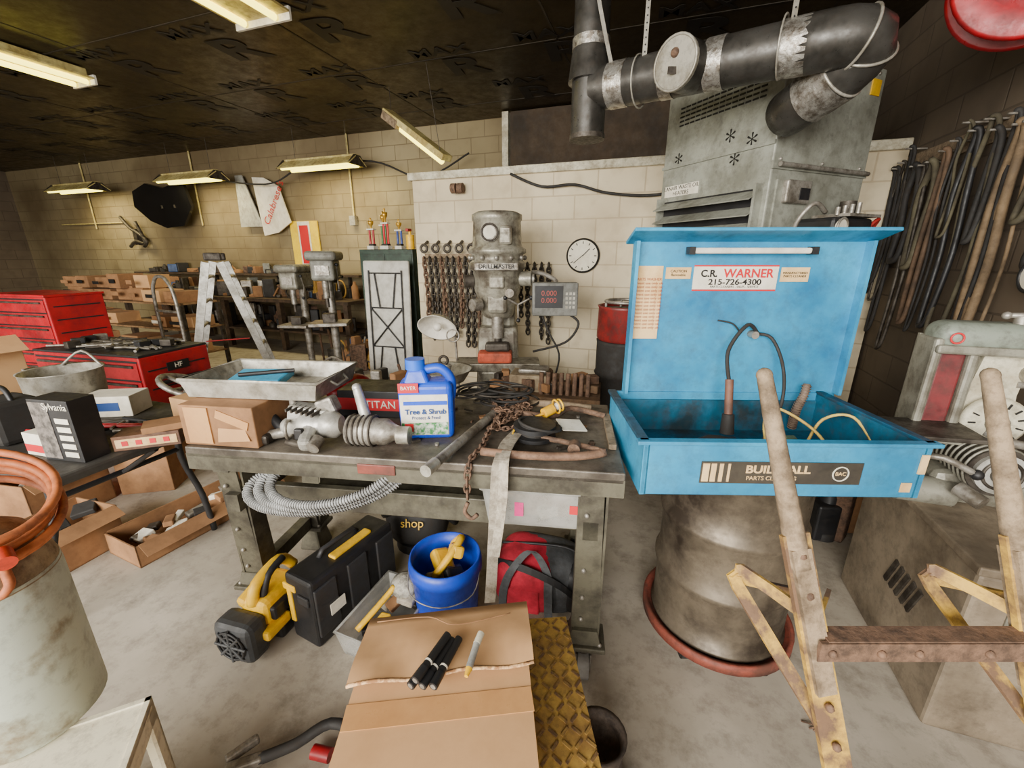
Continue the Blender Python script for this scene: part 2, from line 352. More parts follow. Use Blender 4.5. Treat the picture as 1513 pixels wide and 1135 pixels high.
b=B('steel_pipe'); b.cyl((-.25,1.12,.872),(-.02,1.72,.872),.016,steel); b.cyl((-.255,1.108,.872),(-.235,1.16,.872),.019,galv); b.done()
b=B('rusty_chain')
for q in range(7):
    P=[(random.uniform(-.08,.1),random.uniform(1.4,1.66),.864+.005*q+random.uniform(0,.008)) for _ in range(5)]
    b.chain(P,rust,R=.013,r=.0035)
b.chain([(-.08,1.45,.87),(-.1,1.3,.865),(-.13,1.21,.862),(-.14,1.17,.82),(-.14,1.165,.74)],rust,R=.015,r=.004)
b.tube([(-.14,1.165,.73),(-.15,1.16,.70),(-.13,1.16,.675),(-.11,1.16,.69)],.007,rust,k=4); b.done()
b=B('wooden_singletree')
b.tube([(-.1,1.24,.872),(.05,1.21,.872),(.2,1.205,.872),(.3,1.23,.872)],.014,mat('brown_wood',(128,98,76),(92,68,52),.7,scale=20),k=5)
b.tube([(.06,1.36,.875),(.2,1.3,.873),(.3,1.22,.88)],.01,rust,k=4); b.tube([(-.02,1.58,.885),(.15,1.52,.885),(.24,1.62,.88),(.37,1.56,.87)],.012,rust,k=5)
b.tube([(.02,1.7,.875),(.2,1.68,.875),(.33,1.64,.87)],.016,wood,k=4)
b.box((.36,1.44,.862),(.025,.3,.018),wood,rot=(0,0,-8)); b.cyl((.2,1.24,.877),(.21,1.28,.877),.02,rust); b.done()
b=B('cord_reel_lamp',(.08,1.38,TB),0)
b.cyl((0,0,.012),(0,0,.025),.075,black,n=28); b.cyl((0,0,.025),(0,0,.045),.05,rubber,n=24); b.cyl((0,0,.045),(0,0,.06),.075,black,n=28)
for i in range(5): b.ring((.02,.01,.03+i*.006),.06+.004*i,.005,rubber,ax=(.1*i-.2,.1,1))
b.cyl((.04,.1,.06),(.075,.125,.07),.02,yellow); b.ring((.09,.135,.075),.026,.004,yellow,ax=(1,.5,.2)); b.ring((.105,.145,.078),.022,.004,yellow,ax=(1,.5,.2)); b.ball((.095,.14,.075),.015,white)
b.tube([(.04,.1,.06),(0,.08,.05),(-.06,.05,.03),(-.08,-.02,.015)],.005,yellow,k=5)
b.box((.14,.06,.03),(.1,.07,.004),paper,rot=(15,10,20)); b.cyl((.0,0,.0),(0,0,.012),.04,black); b.done()
b=B('canvas_tie_strap')
b.strap([(.02,1.42,.868),(-.02,1.3,.875),(-.035,1.2,.876),(-.045,1.158,.855),(-.05,1.15,.78),(-.06,1.148,.6),(-.07,1.145,.42),(-.075,1.14,.36)],.036,(1,.1,0),canvas,.004)
b.strap([(.03,1.4,.872),(0,1.3,.88),(-.02,1.2,.882),(-.025,1.15,.86),(-.03,1.135,.75),(-.055,1.135,.55)],.03,(1,-.25,0),canvas,.004); b.done()
b=B('bench_hardware_scatter',(-.3,1.5,TB),-7)
for i in range(46):
    x,y=random.uniform(-.25,.62),random.uniform(-.2,.2); k=random.random()
    if k<.4: b.cyl((x,y,.0),(x,y,.008),random.uniform(.006,.012),random.choice([dsteel,steel,rust]),n=6)
    elif k<.8: b.cyl((x,y,.005),(x+random.uniform(-.04,.04),y+random.uniform(-.04,.04),.006),.004,random.choice([dsteel,rust]),n=6)
    else: b.box((x,y,.004),(.03,.02,.008),random.choice([cardd,wood,dsteel]),rot=(0,0,random.uniform(0,90)))
b.done()
cond=mat('grey_conduit',(172,173,172),(135,136,134),.45)
b=B('flexible_conduit_coil')
pts=[]
for i in range(0,3*28+1):
    a=2*math.pi*i/28+1.2; k=i/28
    pts.append(V((-.66+(.29-.03*k)*math.cos(a)+.02*k,1.315-.012*k+.095*math.sin(a),.715+.02*k+.06*math.sin(a)+.03*math.cos(a))))
def ribbed(b,P,r,m,n=10):
    P=[V(p) for p in P]
    b.tube(P,r*.85,m,n=n)
    acc=0
    for a,c in zip(P,P[1:]):
        L=(c-a).length; t=(c-a).normalized(); d=acc
        while d<L:
            b.ring(a+t*d,r,.0022,m,ax=t,n=10,k=4); d+=.009
        acc=d-L
ribbed(b,pts,.015,cond); b.done()
clr=mat('clear_plastic',(205,204,196),(180,178,170),.25,alpha=.42,grime=.15)
b=B('plastic_tote',(.1,1.37,.585),-7)
pan(b,.185,.14,.14,clr,fl=.9); b.box((0,0,.147),(.39,.3,.014),mat('tote_lid',(190,188,180),(165,162,152),.4,alpha=.75),bev=.005); b.box((.02,0,.05),(.2,.15,.08),cardd)
for i in range(8): b.box((random.uniform(-.12,.12),random.uniform(-.08,.08),.03),(.07,.05,.04),random.choice([dsteel,paper,cardd,black]),rot=(0,0,random.uniform(0,90)),bev=.005)
b.box((-.06,-.137,.07),(.03,.004,.05),mat('pink',(235,60,140),(235,60,140),.5),rot=(-6,0,0)); b.box((.13,-.137,.08),(.04,.004,.03),redink,rot=(-6,0,0)); b.done()

# ---- under bench
b=B('cordless_blower',(-.98,1.34,0),-15)
dgr=mat('charcoal_plastic',(62,64,66),(46,48,50),.5)
b.box((-.02,-.1,.1),(.17,.1,.17),dgr,bev=.03,seg=3)
for r_ in (.02,.04,.06): b.ring((-.02,-.153,.1),r_,.005,black,ax=(0,1,0))
for i in range(4):
    a=i*math.pi/4; b.cyl((-.02-.07*math.cos(a),-.154,.1-.07*math.sin(a)),(-.02+.07*math.cos(a),-.154,.1+.07*math.sin(a)),.006,dgr,n=6)
b.box((.0,.04,.16),(.13,.2,.12),yellow,bev=.03,seg=3); b.tube([(0,-.05,.2),(0,-.02,.27),(.0,.1,.29),(0,.16,.22)],.022,yellow,k=4,n=10); b.tube([(.02,-.02,.21),(.02,.02,.285),(.02,.1,.305)],.014,black,k=4,n=8)
b.box((0,.08,.05),(.13,.18,.1),black,bev=.015); b.box((.07,.0,.16),(.03,.08,.06),black,bev=.01); b.box((-.05,-.02,.2),(.05,.08,.05),yellow,bev=.015,rot=(20,20,0)); b.box((.07,-.03,.1),(.04,.12,.04),yellow,bev=.01)
b.done()
b=B('tool_case',(-.72,1.5,0),-27)
b.box((0,0,.155),(.15,.44,.31),black,bev=.015,seg=3)
rib=mat('case_rib',(48,48,50),(38,38,39),.5)
for q in (-.16,0,.16): b.box((-.078,q,.16),(.012,.06,.24),rib,bev=.004)
for q in (-.16,0,.16): b.box((.078,q,.16),(.012,.1,.22),rib,bev=.004)
for q in (-.2,.2): b.box((-.05,q,.25),(.07,.05,.03),yellow,bev=.005)
b.box((.03,.02,.315),(.04,.2,.016),yellow,bev=.006); b.box((-.05,-.222,.17),(.025,.01,.16),yellow,bev=.004); b.box((.03,-.224,.22),(.06,.01,.04),rib,bev=.004)
b.tube([(-.02,-.1,.31),(-.02,-.08,.335),(-.02,.08,.335),(-.02,.1,.31)],.01,rib,n=8)
b.box((.086,-.12,.14),(.004,.07,.05),paper); b.done()
b=B('parts_bin',(-.5,1.36,0),-20)
pan(b,.12,.17,.12,clr,fl=.88)
for i in range(10): b.box((random.uniform(-.06,.06),random.uniform(-.11,.11),.05+.008*i),(random.uniform(.04,.09),random.uniform(.03,.07),.03),random.choice([cardd,dsteel,yellow,black,canvas]),rot=(random.uniform(-20,20),random.uniform(-20,20),random.uniform(0,90)),bev=.006)
b.ball((.02,.09,.16),.06,mat('plastic_bag',(185,180,165),(120,115,105),.3,scale=30,bump=.8),(1,1,.8)); b.tube([(-.06,-.12,.1),(-.02,0,.15),(0,.05,.18)],.012,yellow,k=4); b.done()
b=B('blue_bucket',(-.27,1.42,0),0)
bb_=mat('bucket_blue',(25,70,200),(20,55,165),.35,grime=.12)
b.lathe([(.118,0),(.122,.02),(.138,.27),(.148,.27),(.148,.3),(.142,.33),(.135,.33),(.13,.27),(.112,.02),(.0,.015)],(0,0,0),bb_,n=36,cap=False)
b.box((0,0,.24),(.08,.2,.05),yellow,rot=(30,20,40),bev=.015); b.tube([(-.05,-.06,.25),(.02,-.02,.33),(.06,.06,.36),(.02,.1,.3)],.016,yellow,k=4); b.box((.04,.03,.32),(.05,.1,.05),yellow,rot=(-30,20,10),bev=.012)
for i in range(7): b.box((random.uniform(-.06,.06),random.uniform(-.06,.06),.2+.01*i),(.08,.05,.04),random.choice([black,steel,dsteel]),rot=(random.uniform(0,50),random.uniform(0,50),random.uniform(0,90)),bev=.01)
b.tube([(-.145,0,.3),(-.12,-.12,.24),(0,-.165,.22),(.12,-.12,.24),(.145,0,.3)],.0025,steel,k=5,n=5); b.done()
b=B('red_duffel_bag',(.13,1.55,0),-12)
redf=mat('red_fabric',(196,32,58),(150,22,40),.85,scale=10,bump=.5,grime=.12); gfab=mat('grey_fabric',(84,86,88),(58,60,62),.9,scale=10,bump=.5)
b.ball((0,0,.135),.135,gfab,(1.45,1.05,1.0),(0,4,0),n=32,p=.62)
b.ball((-.045,-.012,.138),.137,redf,(1.1,1.05,1.0),(0,4,0),n=32,p=.62)
b.ball((.14,-.01,.13),.11,black,(.5,1.1,1.05),(0,4,0),n=24,p=.6)
b.box((-.06,-.148,.1),(.15,.02,.12),redf,bev=.01,seg=3); b.tube([(-.19,0,.255),(-.05,-.01,.278),(.1,0,.275),(.18,0,.24)],.006,black,k=4)
b.strap([(-.14,-.155,.02),(-.135,-.16,.15),(-.1,-.15,.25),(-.03,-.1,.31),(.04,-.14,.25),(.05,-.155,.15),(.055,-.155,.02)],.034,(1,.0,0),gfab,.005); b.strap([(-.2,-.08,.22),(-.05,-.15,.26),(.1,-.15,.2),(.18,-.12,.1)],.03,(0,.3,1),black,.005); b.done()
b=B('shop_vacuum_bag',(-.5,1.93,0),0)
b.ball((0,0,.15),.15,rubber,(1.1,.8,.95),n=22,p=.8); b.tube([(-.16,-.05,.2),(-.05,-.12,.28),(.08,-.1,.3),(.2,0,.12)],.02,black,k=5); b.text('shop',.06,(.0,-.13,.2),(72,0,0),yellow); b.cyl((0,0,0),(0,0,.05),.12,black); b.done()

# ---- foreground box on cart
b=B('platform_cart',(-.08,.76,0),4)
plate=mat('diamond_plate_paint',(200,162,80),(160,124,66),.55,scale=9,bump=.2,grime=.6)
lug=mat('diamond_lug',(122,94,68),(190,152,80),.5,.2,scale=20)
b.box((0,0,.29),(.58,.72,.02),plate)
for i in range(-9,10):
    for j in range(-11,12):
        b.box((i*.031,j*.031,.301),(.026,.007,.005),lug,rot=(0,0,45 if (i+j)%2 else -45))
for x in (-.26,.26):
    for y in (-.33,.33):
        b.box((x,y,.19),(.04,.04,.19),yrust); b.cyl((x-.015,y,.05),(x+.015,y,.05),.05,rubber); b.box((x,y,.09),(.045,.03,.04),dsteel)
b.box((0,.355,.27),(.58,.012,.05),yrust); b.done()
b=B('cardboard_box',(-.145,.645,.304),3)
b.bb(-.185,.185,-.2,.2,0,.31,card,bev=.003)
b.box((0,-.06,.3125),(.37,.28,.003),card)
cor=mat('corrugated_edge',(150,105,65),(225,185,135),.9,scale=90,grime=0)
vs=[];fs=[];NX,NY=14,6
for j in range(NY+1):
    for i in range(NX+1):
        x=-.195+.39*i/NX; yy=.025+.18*j/NY; sk=(x*.09)
        z=.318+.016*math.sin(math.pi*min(1,(1-j/NY)*1.0)*.6)+.006*math.sin(i*.9+j)*(1-j/NY)
        vs.append(V((x,yy+sk,z)))
fs=[[j*(NX+1)+i,j*(NX+1)+i+1,(j+1)*(NX+1)+i+1,(j+1)*(NX+1)+i] for j in range(NY) for i in range(NX)]
vs2=[v-V((0,0,.005)) for v in vs]; o_=len(vs)
b.add(vs+vs2,fs+[[k+o_ for k in f][::-1] for f in fs]+[[NY*(NX+1)+i,NY*(NX+1)+i+1,o_+NY*(NX+1)+i+1,o_+NY*(NX+1)+i] for i in range(NX)],card,True)
b.tube([v-V((0,.001,.0025)) for v in vs[:NX+1]],.004,cor,n=6)
b.box((0,-.035,.3148),(.372,.05,.0012),tape,rot=(0,0,3)); b.box((-.0,-.2,.25),(.055,.003,.1),tape)
b.tube([(-.17,.16,.335),(-.05,.17,.334),(.02,.14,.338),(.15,.17,.335)],.0015,cardd,n=4,k=4)
b.done()
b=B('marker_pens',(-.13,.70,.656),0,rot=(2,0,0))
for i,(x,an) in enumerate(((-.06,62),(-.038,66),(-.018,70),(-.05,64))):
    z=.0+(.016 if i==3 else 0); d=V((math.cos(math.radians(an)),math.sin(math.radians(an)),0))
    o=V((x,-.045,z)); b.cyl(o,o+d*.085,.0085,ink,n=12); b.cyl(o+d*-.03,o,.0095,black,n=12); b.cyl(o+d*.012,o+d*.016,.0088,paper,n=12); b.cyl(o+d*-.031,o+d*-.03,.006,steel,n=12)
b.cyl((.04,-.035,.0),(.052,.02,.002),.0075,mat('grey_marker',(165,165,158),(140,140,135),.4)); b.cyl((.036,-.052,.0),(.04,-.035,.0),.004,yellow,r2=.0075); b.cyl((.052,.02,.002),(.06,.045,.003),.008,cream); b.done()

# ---- hand truck
b=B('wooden_handled_hand_truck')
def rail(x0,x1):
    T=V((x0,.76,1.265)); Bm=V((x1,.42,.06)); d=Bm-T
    P=[T+d*t for t in (0,.06,.14,.22,.29)]
    b.tube(P,.0135,wood,r2=.021,k=5,n=12); b.ball(P[0],.0145,wood)
    z_=d.normalized(); x_=V((1,0,0)); x_=(x_-z_*x_.dot(z_)).normalized(); y_=z_.cross(x_)
    rt=[math.degrees(q) for q in Matrix((x_,y_,z_)).transposed().to_euler()]
    c=T+d*.62
    b.box(c,(.048,.012,d.length*.76),yrust,rot=rt); b.box(c+V((.023,.014,0)),(.008,.04,d.length*.76),yrust,rot=rt)
    b.box(T+d*.37,(.036,.034,d.length*.22),wood,rot=rt)
    for t in (.27,.33,.42,.5,.56,.66,.75): b.ball(T+d*t-y_*.014 if (y_.y>0) else T+d*t+y_*.014,.0085,rust,n=8)
    return T,d
T1,d1=rail(.475,.72); T2,d2=rail(.90,1.12)
def lv(t): return T1+d1*t,T2+d2*t
for t in (.405,.9):
    p_,q_=lv(t); c=(p_+q_)/2; b.box(c+V((0.01,-.022,0)),((q_-p_).length+.03,.008,.042),rust); b.box(c+V((0.01,-.005,.02)),((q_-p_).length,.035,.006),rust)
    for k in (-.19,-.1,-.03,.1,.19): b.ball(c+V((k,-.028,0)),.008,rust,n=8)
for T,d in ((T1,d1),(T2,d2)):
    a=T+d*.35; e=T+d*.56; kx=T+d*.33+V((-.07,.1,0)); kx.z=.82
    b.strap([a+V((0,.0,-.02)),kx+V((.01,0,.012)),kx],.026,(0,.25,1),yrust,.008,k=2); b.strap([kx,kx+V((.0,-.01,-.02)),e],.026,(1,.3,.5),yrust,.008,k=2)
    b.strap([T+d*.4+V((0,0,.02)),T+d*.4+V((.1,.1,.01))],.022,(0,0,1),yrust,.008,k=2); b.strap([kx+V((0,0,-.01)),T+d*.4+V((.08,.1,0))],.018,(0,0,1),yrust,.008,k=2)
for T,d in ((T1,d1),(T2,d2)):
    e=T+d; b.cyl((e.x-.02,e.y+.09,.09),(e.x+.02,e.y+.09,.09),.09,rust,n=26); b.box((e.x,e.y+.05,.07),(.03,.12,.04),yrust)
b.cyl((.68,.51,.09),(1.14,.51,.09),.012,rust); b.box((.92,.36,.012),(.44,.16,.015),rust); b.box((.92,.425,.05),(.44,.012,.09),rust); b.done()

# ---- parts washer
b=B('parts_washer',(.79,1.33,0),-1.5)
x0,x1,y0,y1,z0,z1=-.405,.405,-.24,.24,.80,.97
b.bb(x0,x1,y0,y0+.012,z0,z1,blue,bev=.003); b.bb(x0,x0+.012,y0,y1,z0,z1,blue); b.bb(x1-.012,x1,y0,y1,z0,z1,blue)
b.bb(x0+.01,x1-.01,y0+.01,y1,z0,z0+.015,bluein); b.bb(x0,x1,y1-.012,y1,z0,z1,blue)
b.bb(x0+.013,x1-.013,y0+.013,y0+.018,z0,z1-.004,bluein); b.bb(x0+.013,x0+.018,y0,y1-.013,z0,z1-.004,bluein); b.bb(x1-.018,x1-.013,y0,y1-.013,z0,z1-.004,bluein)
b.bb(x0+.013,x1-.013,y1-.02,y1-.013,z0,z1-.03,bluein)
rim=mat('rim_dark_blue',(28,78,105),(20,48,60),.4)
b.box((0,y0+.003,z1),(.85,.03,.012),blue,bev=.003); b.box((x0+.003,0,z1),(.03,.48,.012),rim,bev=.003); b.box((x1-.003,0,z1),(.03,.48,.012),rim,bev=.003)
px0,px1=-.36,.46; b.bb(px0,px1,.235,.25,.92,1.53,blue); b.bb(px0,px0+.012,.2,.25,.97,1.53,blue); b.bb(px1-.012,px1,.2,.25,.97,1.53,blue)
b.box(((px0+px1)/2,.2,1.545),(.87,.13,.012),blue,rot=(-18,0,0),bev=.003)
b.box((.04,.205,1.497),(.4,.03,.02),white,bev=.006); b.box((-.17,.205,1.497),(.02,.036,.026),black); b.box((.25,.205,1.497),(.02,.036,.026),black)
fy=.2335
b.bb(-.14,.16,fy-.002,fy,1.363,1.443,paper); b.text('C.R.',.034,(-.085,fy-.003,1.418),(90,0,0),ink,bold=.001); b.text('WARNER',.042,(.055,fy-.003,1.418),(90,0,0),redink,bold=.001,sx=1.0); b.text('215-726-4300',.028,(.01,fy-.003,1.388),(90,0,0),ink,sx=1.2,bold=.0006)
b.text('PARTS CLEANERS - SALES - SERVICE',.011,(.01,fy-.003,1.372),(90,0,0),ink)
for q in ((-.14,.16,1.357,1.362),(-.14,.16,1.443,1.448)): b.bb(q[0],q[1],fy-.002,fy,q[2],q[3],redink)
b.bb(-.24,-.15,fy-.002,fy,1.40,1.44,tan); b.text('CAUTION\nflammable',.013,(-.195,fy-.003,1.42),(90,0,0),ink)
b.bb(.17,.27,fy-.002,fy,1.39,1.44,tan); b.text('MANUFACTURED\nPARTS CLEANER',.011,(.22,fy-.003,1.415),(90,0,0),ink)
b.bb(-.352,-.25,fy-.002,fy,1.18,1.445,tan); b.text('PARTS WASHER\n'+'\n'.join(['solvent use only ok']*13),.0135,(-.30,fy-.003,1.31),(90,0,0),mat('brown_ink',(150,70,40),(150,70,40),.7,grime=0))
fz=y0-.001; strip=mat('strip_black',(70,64,54),(50,46,40),.5)
b.bb(-.235,.225,fz-.002,fz,.842,.912,strip)
for i in range(4): b.bb(-.23+i*.024,-.23+i*.024+.019-i*.004,fz-.003,fz,.848,.906,tan)
b.text('BUILD-ALL',.034,(-.015,fz-.003,.888),(90,0,0),tan,sx=1.15,bold=.001); b.text('PARTS CLEANING',.018,(-.03,fz-.003,.86),(90,0,0),tan); b.ring((.165,fz-.003,.877),.022,.002,paper,ax=(0,1,0)); b.text('BAC',.016,(.165,fz-.003,.877),(90,0,0),tan)
b.bb(.345,.375,fz-.002,fz,.82,.85,tan); b.box((.39,y0-.003,.91),(.02,.004,.06),tan)
b.tube([(.12,.22,1.2),(.06,.19,1.24),(-.01,.16,1.15),(-.02,.1,1.05)],.007,rubber,k=6); b.cyl((-.02,.1,1.06),(-.02,.07,.94),.014,mat('handle_brown',(120,80,62),(88,58,46),.6)); b.cyl((-.02,.07,.94),(-.02,.06,.87),.02,rubber,r2=.024)
b.tube([(.1,.23,1.2),(.16,.2,1.19),(.2,.16,1.08),(.19,.12,.95),(.1,.05,.83)],.006,rubber,k=6)
b.cyl((.1,.236,1.2),(.1,.2,1.2),.014,steel); b.tube([(-.03,.233,1.25),(.02,.22,1.24),(.05,.22,1.21)],.003,rubber,k=4)
ribbed(b,catmull([(.3,.2,.84),(.29,.18,.92),(.3,.17,.98),(.31,.18,1.02)],5),.015,mat('hose_brown_grey',(120,100,84),(90,74,62),.6))
yh=mat('yellow_hose',(225,195,100),(200,160,70),.5)
b.tube([(.05,-.1,.84),(.07,.0,.93),(.15,.08,.96),(.26,.03,.9),(.28,-.1,.83)],.005,yh,k=6); b.tube([(.26,.05,.83),(.3,.05,.93),(.38,.02,.95),(.39,-.1,.87)],.005,yh,k=6)
b.tube([(-.2,-.02,.84),(-.1,.0,.88),(.05,-.02,.85),(.2,-.05,.84)],.01,rubber,k=5)
for i in range(12): b.box((random.uniform(-.1,.25),random.uniform(-.1,.1),.83),(.06,.04,.03),random.choice([rubber,mat('green_rag',(95,115,90),(62,78,60),.9)]),rot=(random.uniform(0,30),random.uniform(0,30),random.uniform(0,180)),bev=.008)
b.done()
DX,DY=.835,1.39
b=B('steel_drum',(DX,DY,.087),0)
dr=mat('drum_grime',(132,120,102),(58,50,42),.38,.45,scale=3.2,lo=.36,hi=.62,bump=.1,grime=.6)
R=.243; pr=[(R-.005,0),(R+.005,.0),(R+.005,.015),(R-.003,.02)]
for zc in (.24,.47): pr+=[(R-.003,zc-.025),(R+.010,zc-.008),(R+.010,zc+.008),(R-.003,zc+.025)]
pr+=[(R-.003,.685),(R+.005,.69),(R+.005,.70),(R-.01,.702)]
b.lathe(pr,(0,0,0),dr,n=48); b.done()
b=B('drum_dolly',(DX,DY,0),0)
b.lathe([(.265,.06),(.28,.06),(.28,.1),(.265,.1),(.265,.085),(.0,.083)],(0,0,0),mat('dolly_red',(150,74,58),(100,60,48),.6,scale=10),n=48)
for i in range(5):
    a=i*math.pi*.4-1.2; x,y=.23*math.cos(a),.23*math.sin(a); b.cyl((x-.012,y,.028),(x+.012,y,.028),.028,rubber); b.box((x,y,.05),(.035,.03,.03),dsteel)
b.done()

# ---- heater
ang=math.degrees(math.atan2(.395,.919))
b=B('waste_oil_heater',(1.4,2.5,0),ang)
LW,LD=.82,.84
hg=mat('heater_grey',(158,160,148),(122,122,110),.4,.15,scale=3)
b.bb(0,LW,0,LD,1.3,2.5,hg,bev=.008)
b.bb(-.012,0,.0,LD,2.05,2.07,hg); b.bb(-.01,LW,-.012,0,1.93,1.97,hg)
b.bb(-.004,0,.06,LD-.04,1.34,1.84,black)
for i in range(6): b.box((-.045,LD/2,1.38+i*.085),(.11,LD-.08,.007),hg,rot=(0,-28,0))
for y_ in (.04,LD-.04): b.bb(-.06,0,y_-.008,y_+.008,1.32,1.86,hg)
for r_ in range(5):
    for c_ in range(14): b.box((-.001,.12+c_*.045,2.3+r_*.025),(.006,.035,.009),black)
b.bb(-.003,0,.5,.8,1.87,1.94,paper)
b.text('LANAIR WASTE OIL\nHEATERS',.035,(-.004,.65,1.905),(90,0,-90),ink)
for (y_,z_) in ((.7,2.1),(.3,2.15),(.15,2.1),(.25,2.02)): b.text('*',.16,(-.003,y_,z_-.03),(90,0,-90),ink)
b.bb(.7,.78,-.006,0,2.36,2.44,yellow); b.bb(.05,.75,-.01,0,1.35,1.88,hg); b.bb(.1,.3,-.04,0,1.76,1.88,steel,bev=.01); b.bb(.2,.28,-.045,-.04,1.78,1.84,black)
b.cyl((.02,-.03,1.95),(.8,-.03,1.95),.012,steel)
for z_ in (1.98,2.47):
    for q in (.05,.4,.75): b.ball((q,-.003,z_),.01,steel,n=8)
b.box((.42,-.12,1.6),(.34,.22,.16),black,bev=.02); b.cyl((.3,-.24,1.63),(.3,-.2,1.63),.04,paper); b.ring((.3,-.242,1.63),.042,.006,steel,ax=(0,1,0)); b.box((.45,-.16,1.69),(.28,.2,.015),steel)
b.cyl((.55,-.1,1.68),(.55,-.1,1.78),.04,dsteel); b.tube([(.2,-.2,1.7),(.1,-.2,1.74),(.06,-.15,1.65),(.1,-.1,1.5)],.012,steel,k=5); b.tube([(.55,-.2,1.6),(.65,-.22,1.68),(.72,-.15,1.6),(.7,-.1,1.4)],.01,mat('red_hose',(180,45,40),(140,34,30),.5),k=5)
for i in range(4): b.cyl((.3+i*.06,-.2,1.69),(.3+i*.06,-.2,1.73+.01*i),.012,steel)
for x in (.05,LW-.05):
    for y in (.05,LD-.05): b.bb(x-.03,x+.03,y-.03,y+.03,0,1.3,dsteel)
b.bb(.02,LW-.02,.02,LD-.02,.1,.9,mat('heater_tank',(55,54,52),(38,36,34),.6)); b.done()
# duct
b=B('exhaust_duct')
A=V((.463,2.7,2.36)); C=V((1.27,2.1,2.33)); dd=(C-A).normalized()
b.cyl(A,C,.105,ductm,n=28)
b.cyl((.43,2.72,2.14),(.43,2.72,3.2),.095,ductm,n=28); b.cyl((.43,2.72,2.115),(.43,2.72,2.14),.1,dsteel,n=28); b.cyl((.43,2.72,2.4),(.43,2.72,2.56),.118,ductm,r2=.098,n=28); b.cyl((.43,2.72,2.55),(.43,2.72,2.6),.101,foil,n=28)
for t_,l_ in ((.14,.05),(.4,.03),(.62,.04),(.93,.05)): P=A+(C-A)*t_; b.cyl(P-dd*l_/1,P+dd*l_,.1085,foil,n=28)
P=A+(C-A)*.52; nrm=V((dd.y,-dd.x,0)).normalized(); nrm=nrm if nrm.y<0 else -nrm; nrm=(nrm+V((-.45,-.0,-.1))).normalized()
b.cyl(P,P+nrm*.15,.108,ductm,n=28); b.cyl(P+nrm*.15,P+nrm*.165,.112,galv,n=28); b.ring(P+nrm*.166,.108,.006,galv,ax=nrm); b.box(P+nrm*.172+V((0,0,-.03)),(.05,.006,.03),dsteel); b.ball(P+nrm*.17+V((0,0,.04)),.02,rust)
el=[C-dd*.05,C+dd*.06,C+dd*.15+V((.01,.02,-.005)),C+dd*.2+V((.02,.07,-.03)),C+dd*.2+V((0,.15,-.09)),C+dd*.17+V((-.02,.27,-.14)),C+dd*.17+V((-.02,.42,-.16))]
b.tube(el,.108,ductm,n=24,k=2)
for i in (2,3,4): 
    t_=(el[i+1]-el[i-1]).normalized(); b.ring(el[i],.109,.006,galv,ax=t_)
b.cyl(el[4],el[5],.114,foil,n=24)
for (x,y,z) in ((.66,2.5,2.45),(1.17,2.13,2.4)):
    b.box((x,y-.02,(z+3.2)/2-.08),(.022,.003,3.2-z+.16),galv)
    k=z
    while k<3.18: b.cyl((x,y-.0235,k),(x,y-.021,k),.004,black,n=6); k+=.03
    b.ring((x,y+.03,2.34),.116,.004,galv,ax=dd)
b.strap([(.36,2.58,3.2),(.42,2.6,2.8),(.56,2.58,2.3)],.02,(1,0,0),galv)
b.done()

# ---- hose reel top right
b=B('hose_reel',(2.03,2.0,2.55),YAW)
b.lathe([(.16,-.06),(.25,-.07),(.265,-.06),(.25,-.05),(.13,-.045)],(0,0,0),red,ax=(.3,1,0),n=40,cap=False)
b.lathe([(.13,.06),(.25,.06),(.26,.07),(.25,.08),(.0,.08)],(0,0,0),red,ax=(.3,1,0),n=40,cap=False)
for i in range(4): b.ring((0,-.03+.025*i,0),.18,.02,rubber,ax=(.3,1,0))
b.cyl((0,-.08,0),(0,.1,0),.13,dsteel); b.bb(-.03,.3,.09,.12,-.03,.35,red); b.bb(-.03,.3,.09,.3,.3,.35,red); b.bb(-.03,.02,.09,.13,.3,.64,dsteel); b.done()

# ---- grinder
b=RB('belt_grinder',1.24,1.63,0)
gc=mat('cabinet_beige_grey',(140,126,106),(98,86,70),.6,.1,scale=3); gp=mat('machine_grey',(146,144,130),(104,99,86),.42,.25,scale=6,grime=.6)
b.bb(-.29,.29,-.25,.45,.0,.6,gc,bev=.012); b.bb(-.2,.27,-.256,-.25,.36,.56,gp,bev=.003); b.bb(-.3,.3,-.26,.46,.6,.63,gc,bev=.006)
for i in range(5): b.box((-.293,-.05+i*.04,.32),(.008,.02,.12),dsteel,rot=(20,0,0))
b.cyl((.2,-.255,.05),(.2,-.26,.05),.03,black)
b.off=V((-.19,.17,0))
# lower drive housing + motor
b.box((.09,.07,.69),(.3,.24,.12),gp,bev=.03)
b.cyl((.07,-.1,.79),(.07,.14,.79),.085,dsteel,n=28); b.cyl((.07,-.115,.79),(.07,-.1,.79),.07,alu,n=28); b.cyl((.07,-.13,.79),(.07,-.115,.79),.03,dsteel,n=20); b.ring((.07,-.118,.79),.05,.005,dsteel,ax=(0,1,0))
for i in range(9): b.ring((.07,-.09+i*.025,.79),.087,.004,gp,ax=(0,1,0))
b.cyl((-.16,-.04,.67),(-.0,-.04,.67),.05,gp,n=20); b.cyl((-.17,-.04,.67),(-.16,-.04,.67),.03,dsteel)
# cast column with curved neck
b.prism([(.0,.72),(.17,.72),(.155,.9),(.14,1.02),(.15,1.2),(.03,1.2),(.01,1.05),(-.01,.9)],.1,cream,(0,.05,0))
b.lathe([(.088,0),(.088,.02),(.08,.024)],(.085,.03,.93),cream,ax=(0,-1,0),n=30); b.lathe([(.03,0),(.03,.03)],(.085,.02,.93),gp,ax=(0,-1,0),n=20)
for i in range(9):
    a=math.radians(-40+i*28); b.box((.085+.065*math.cos(a),.004,.93+.065*math.sin(a)),(.02,.004,.005),ink,rot=(0,-math.degrees(a),0))
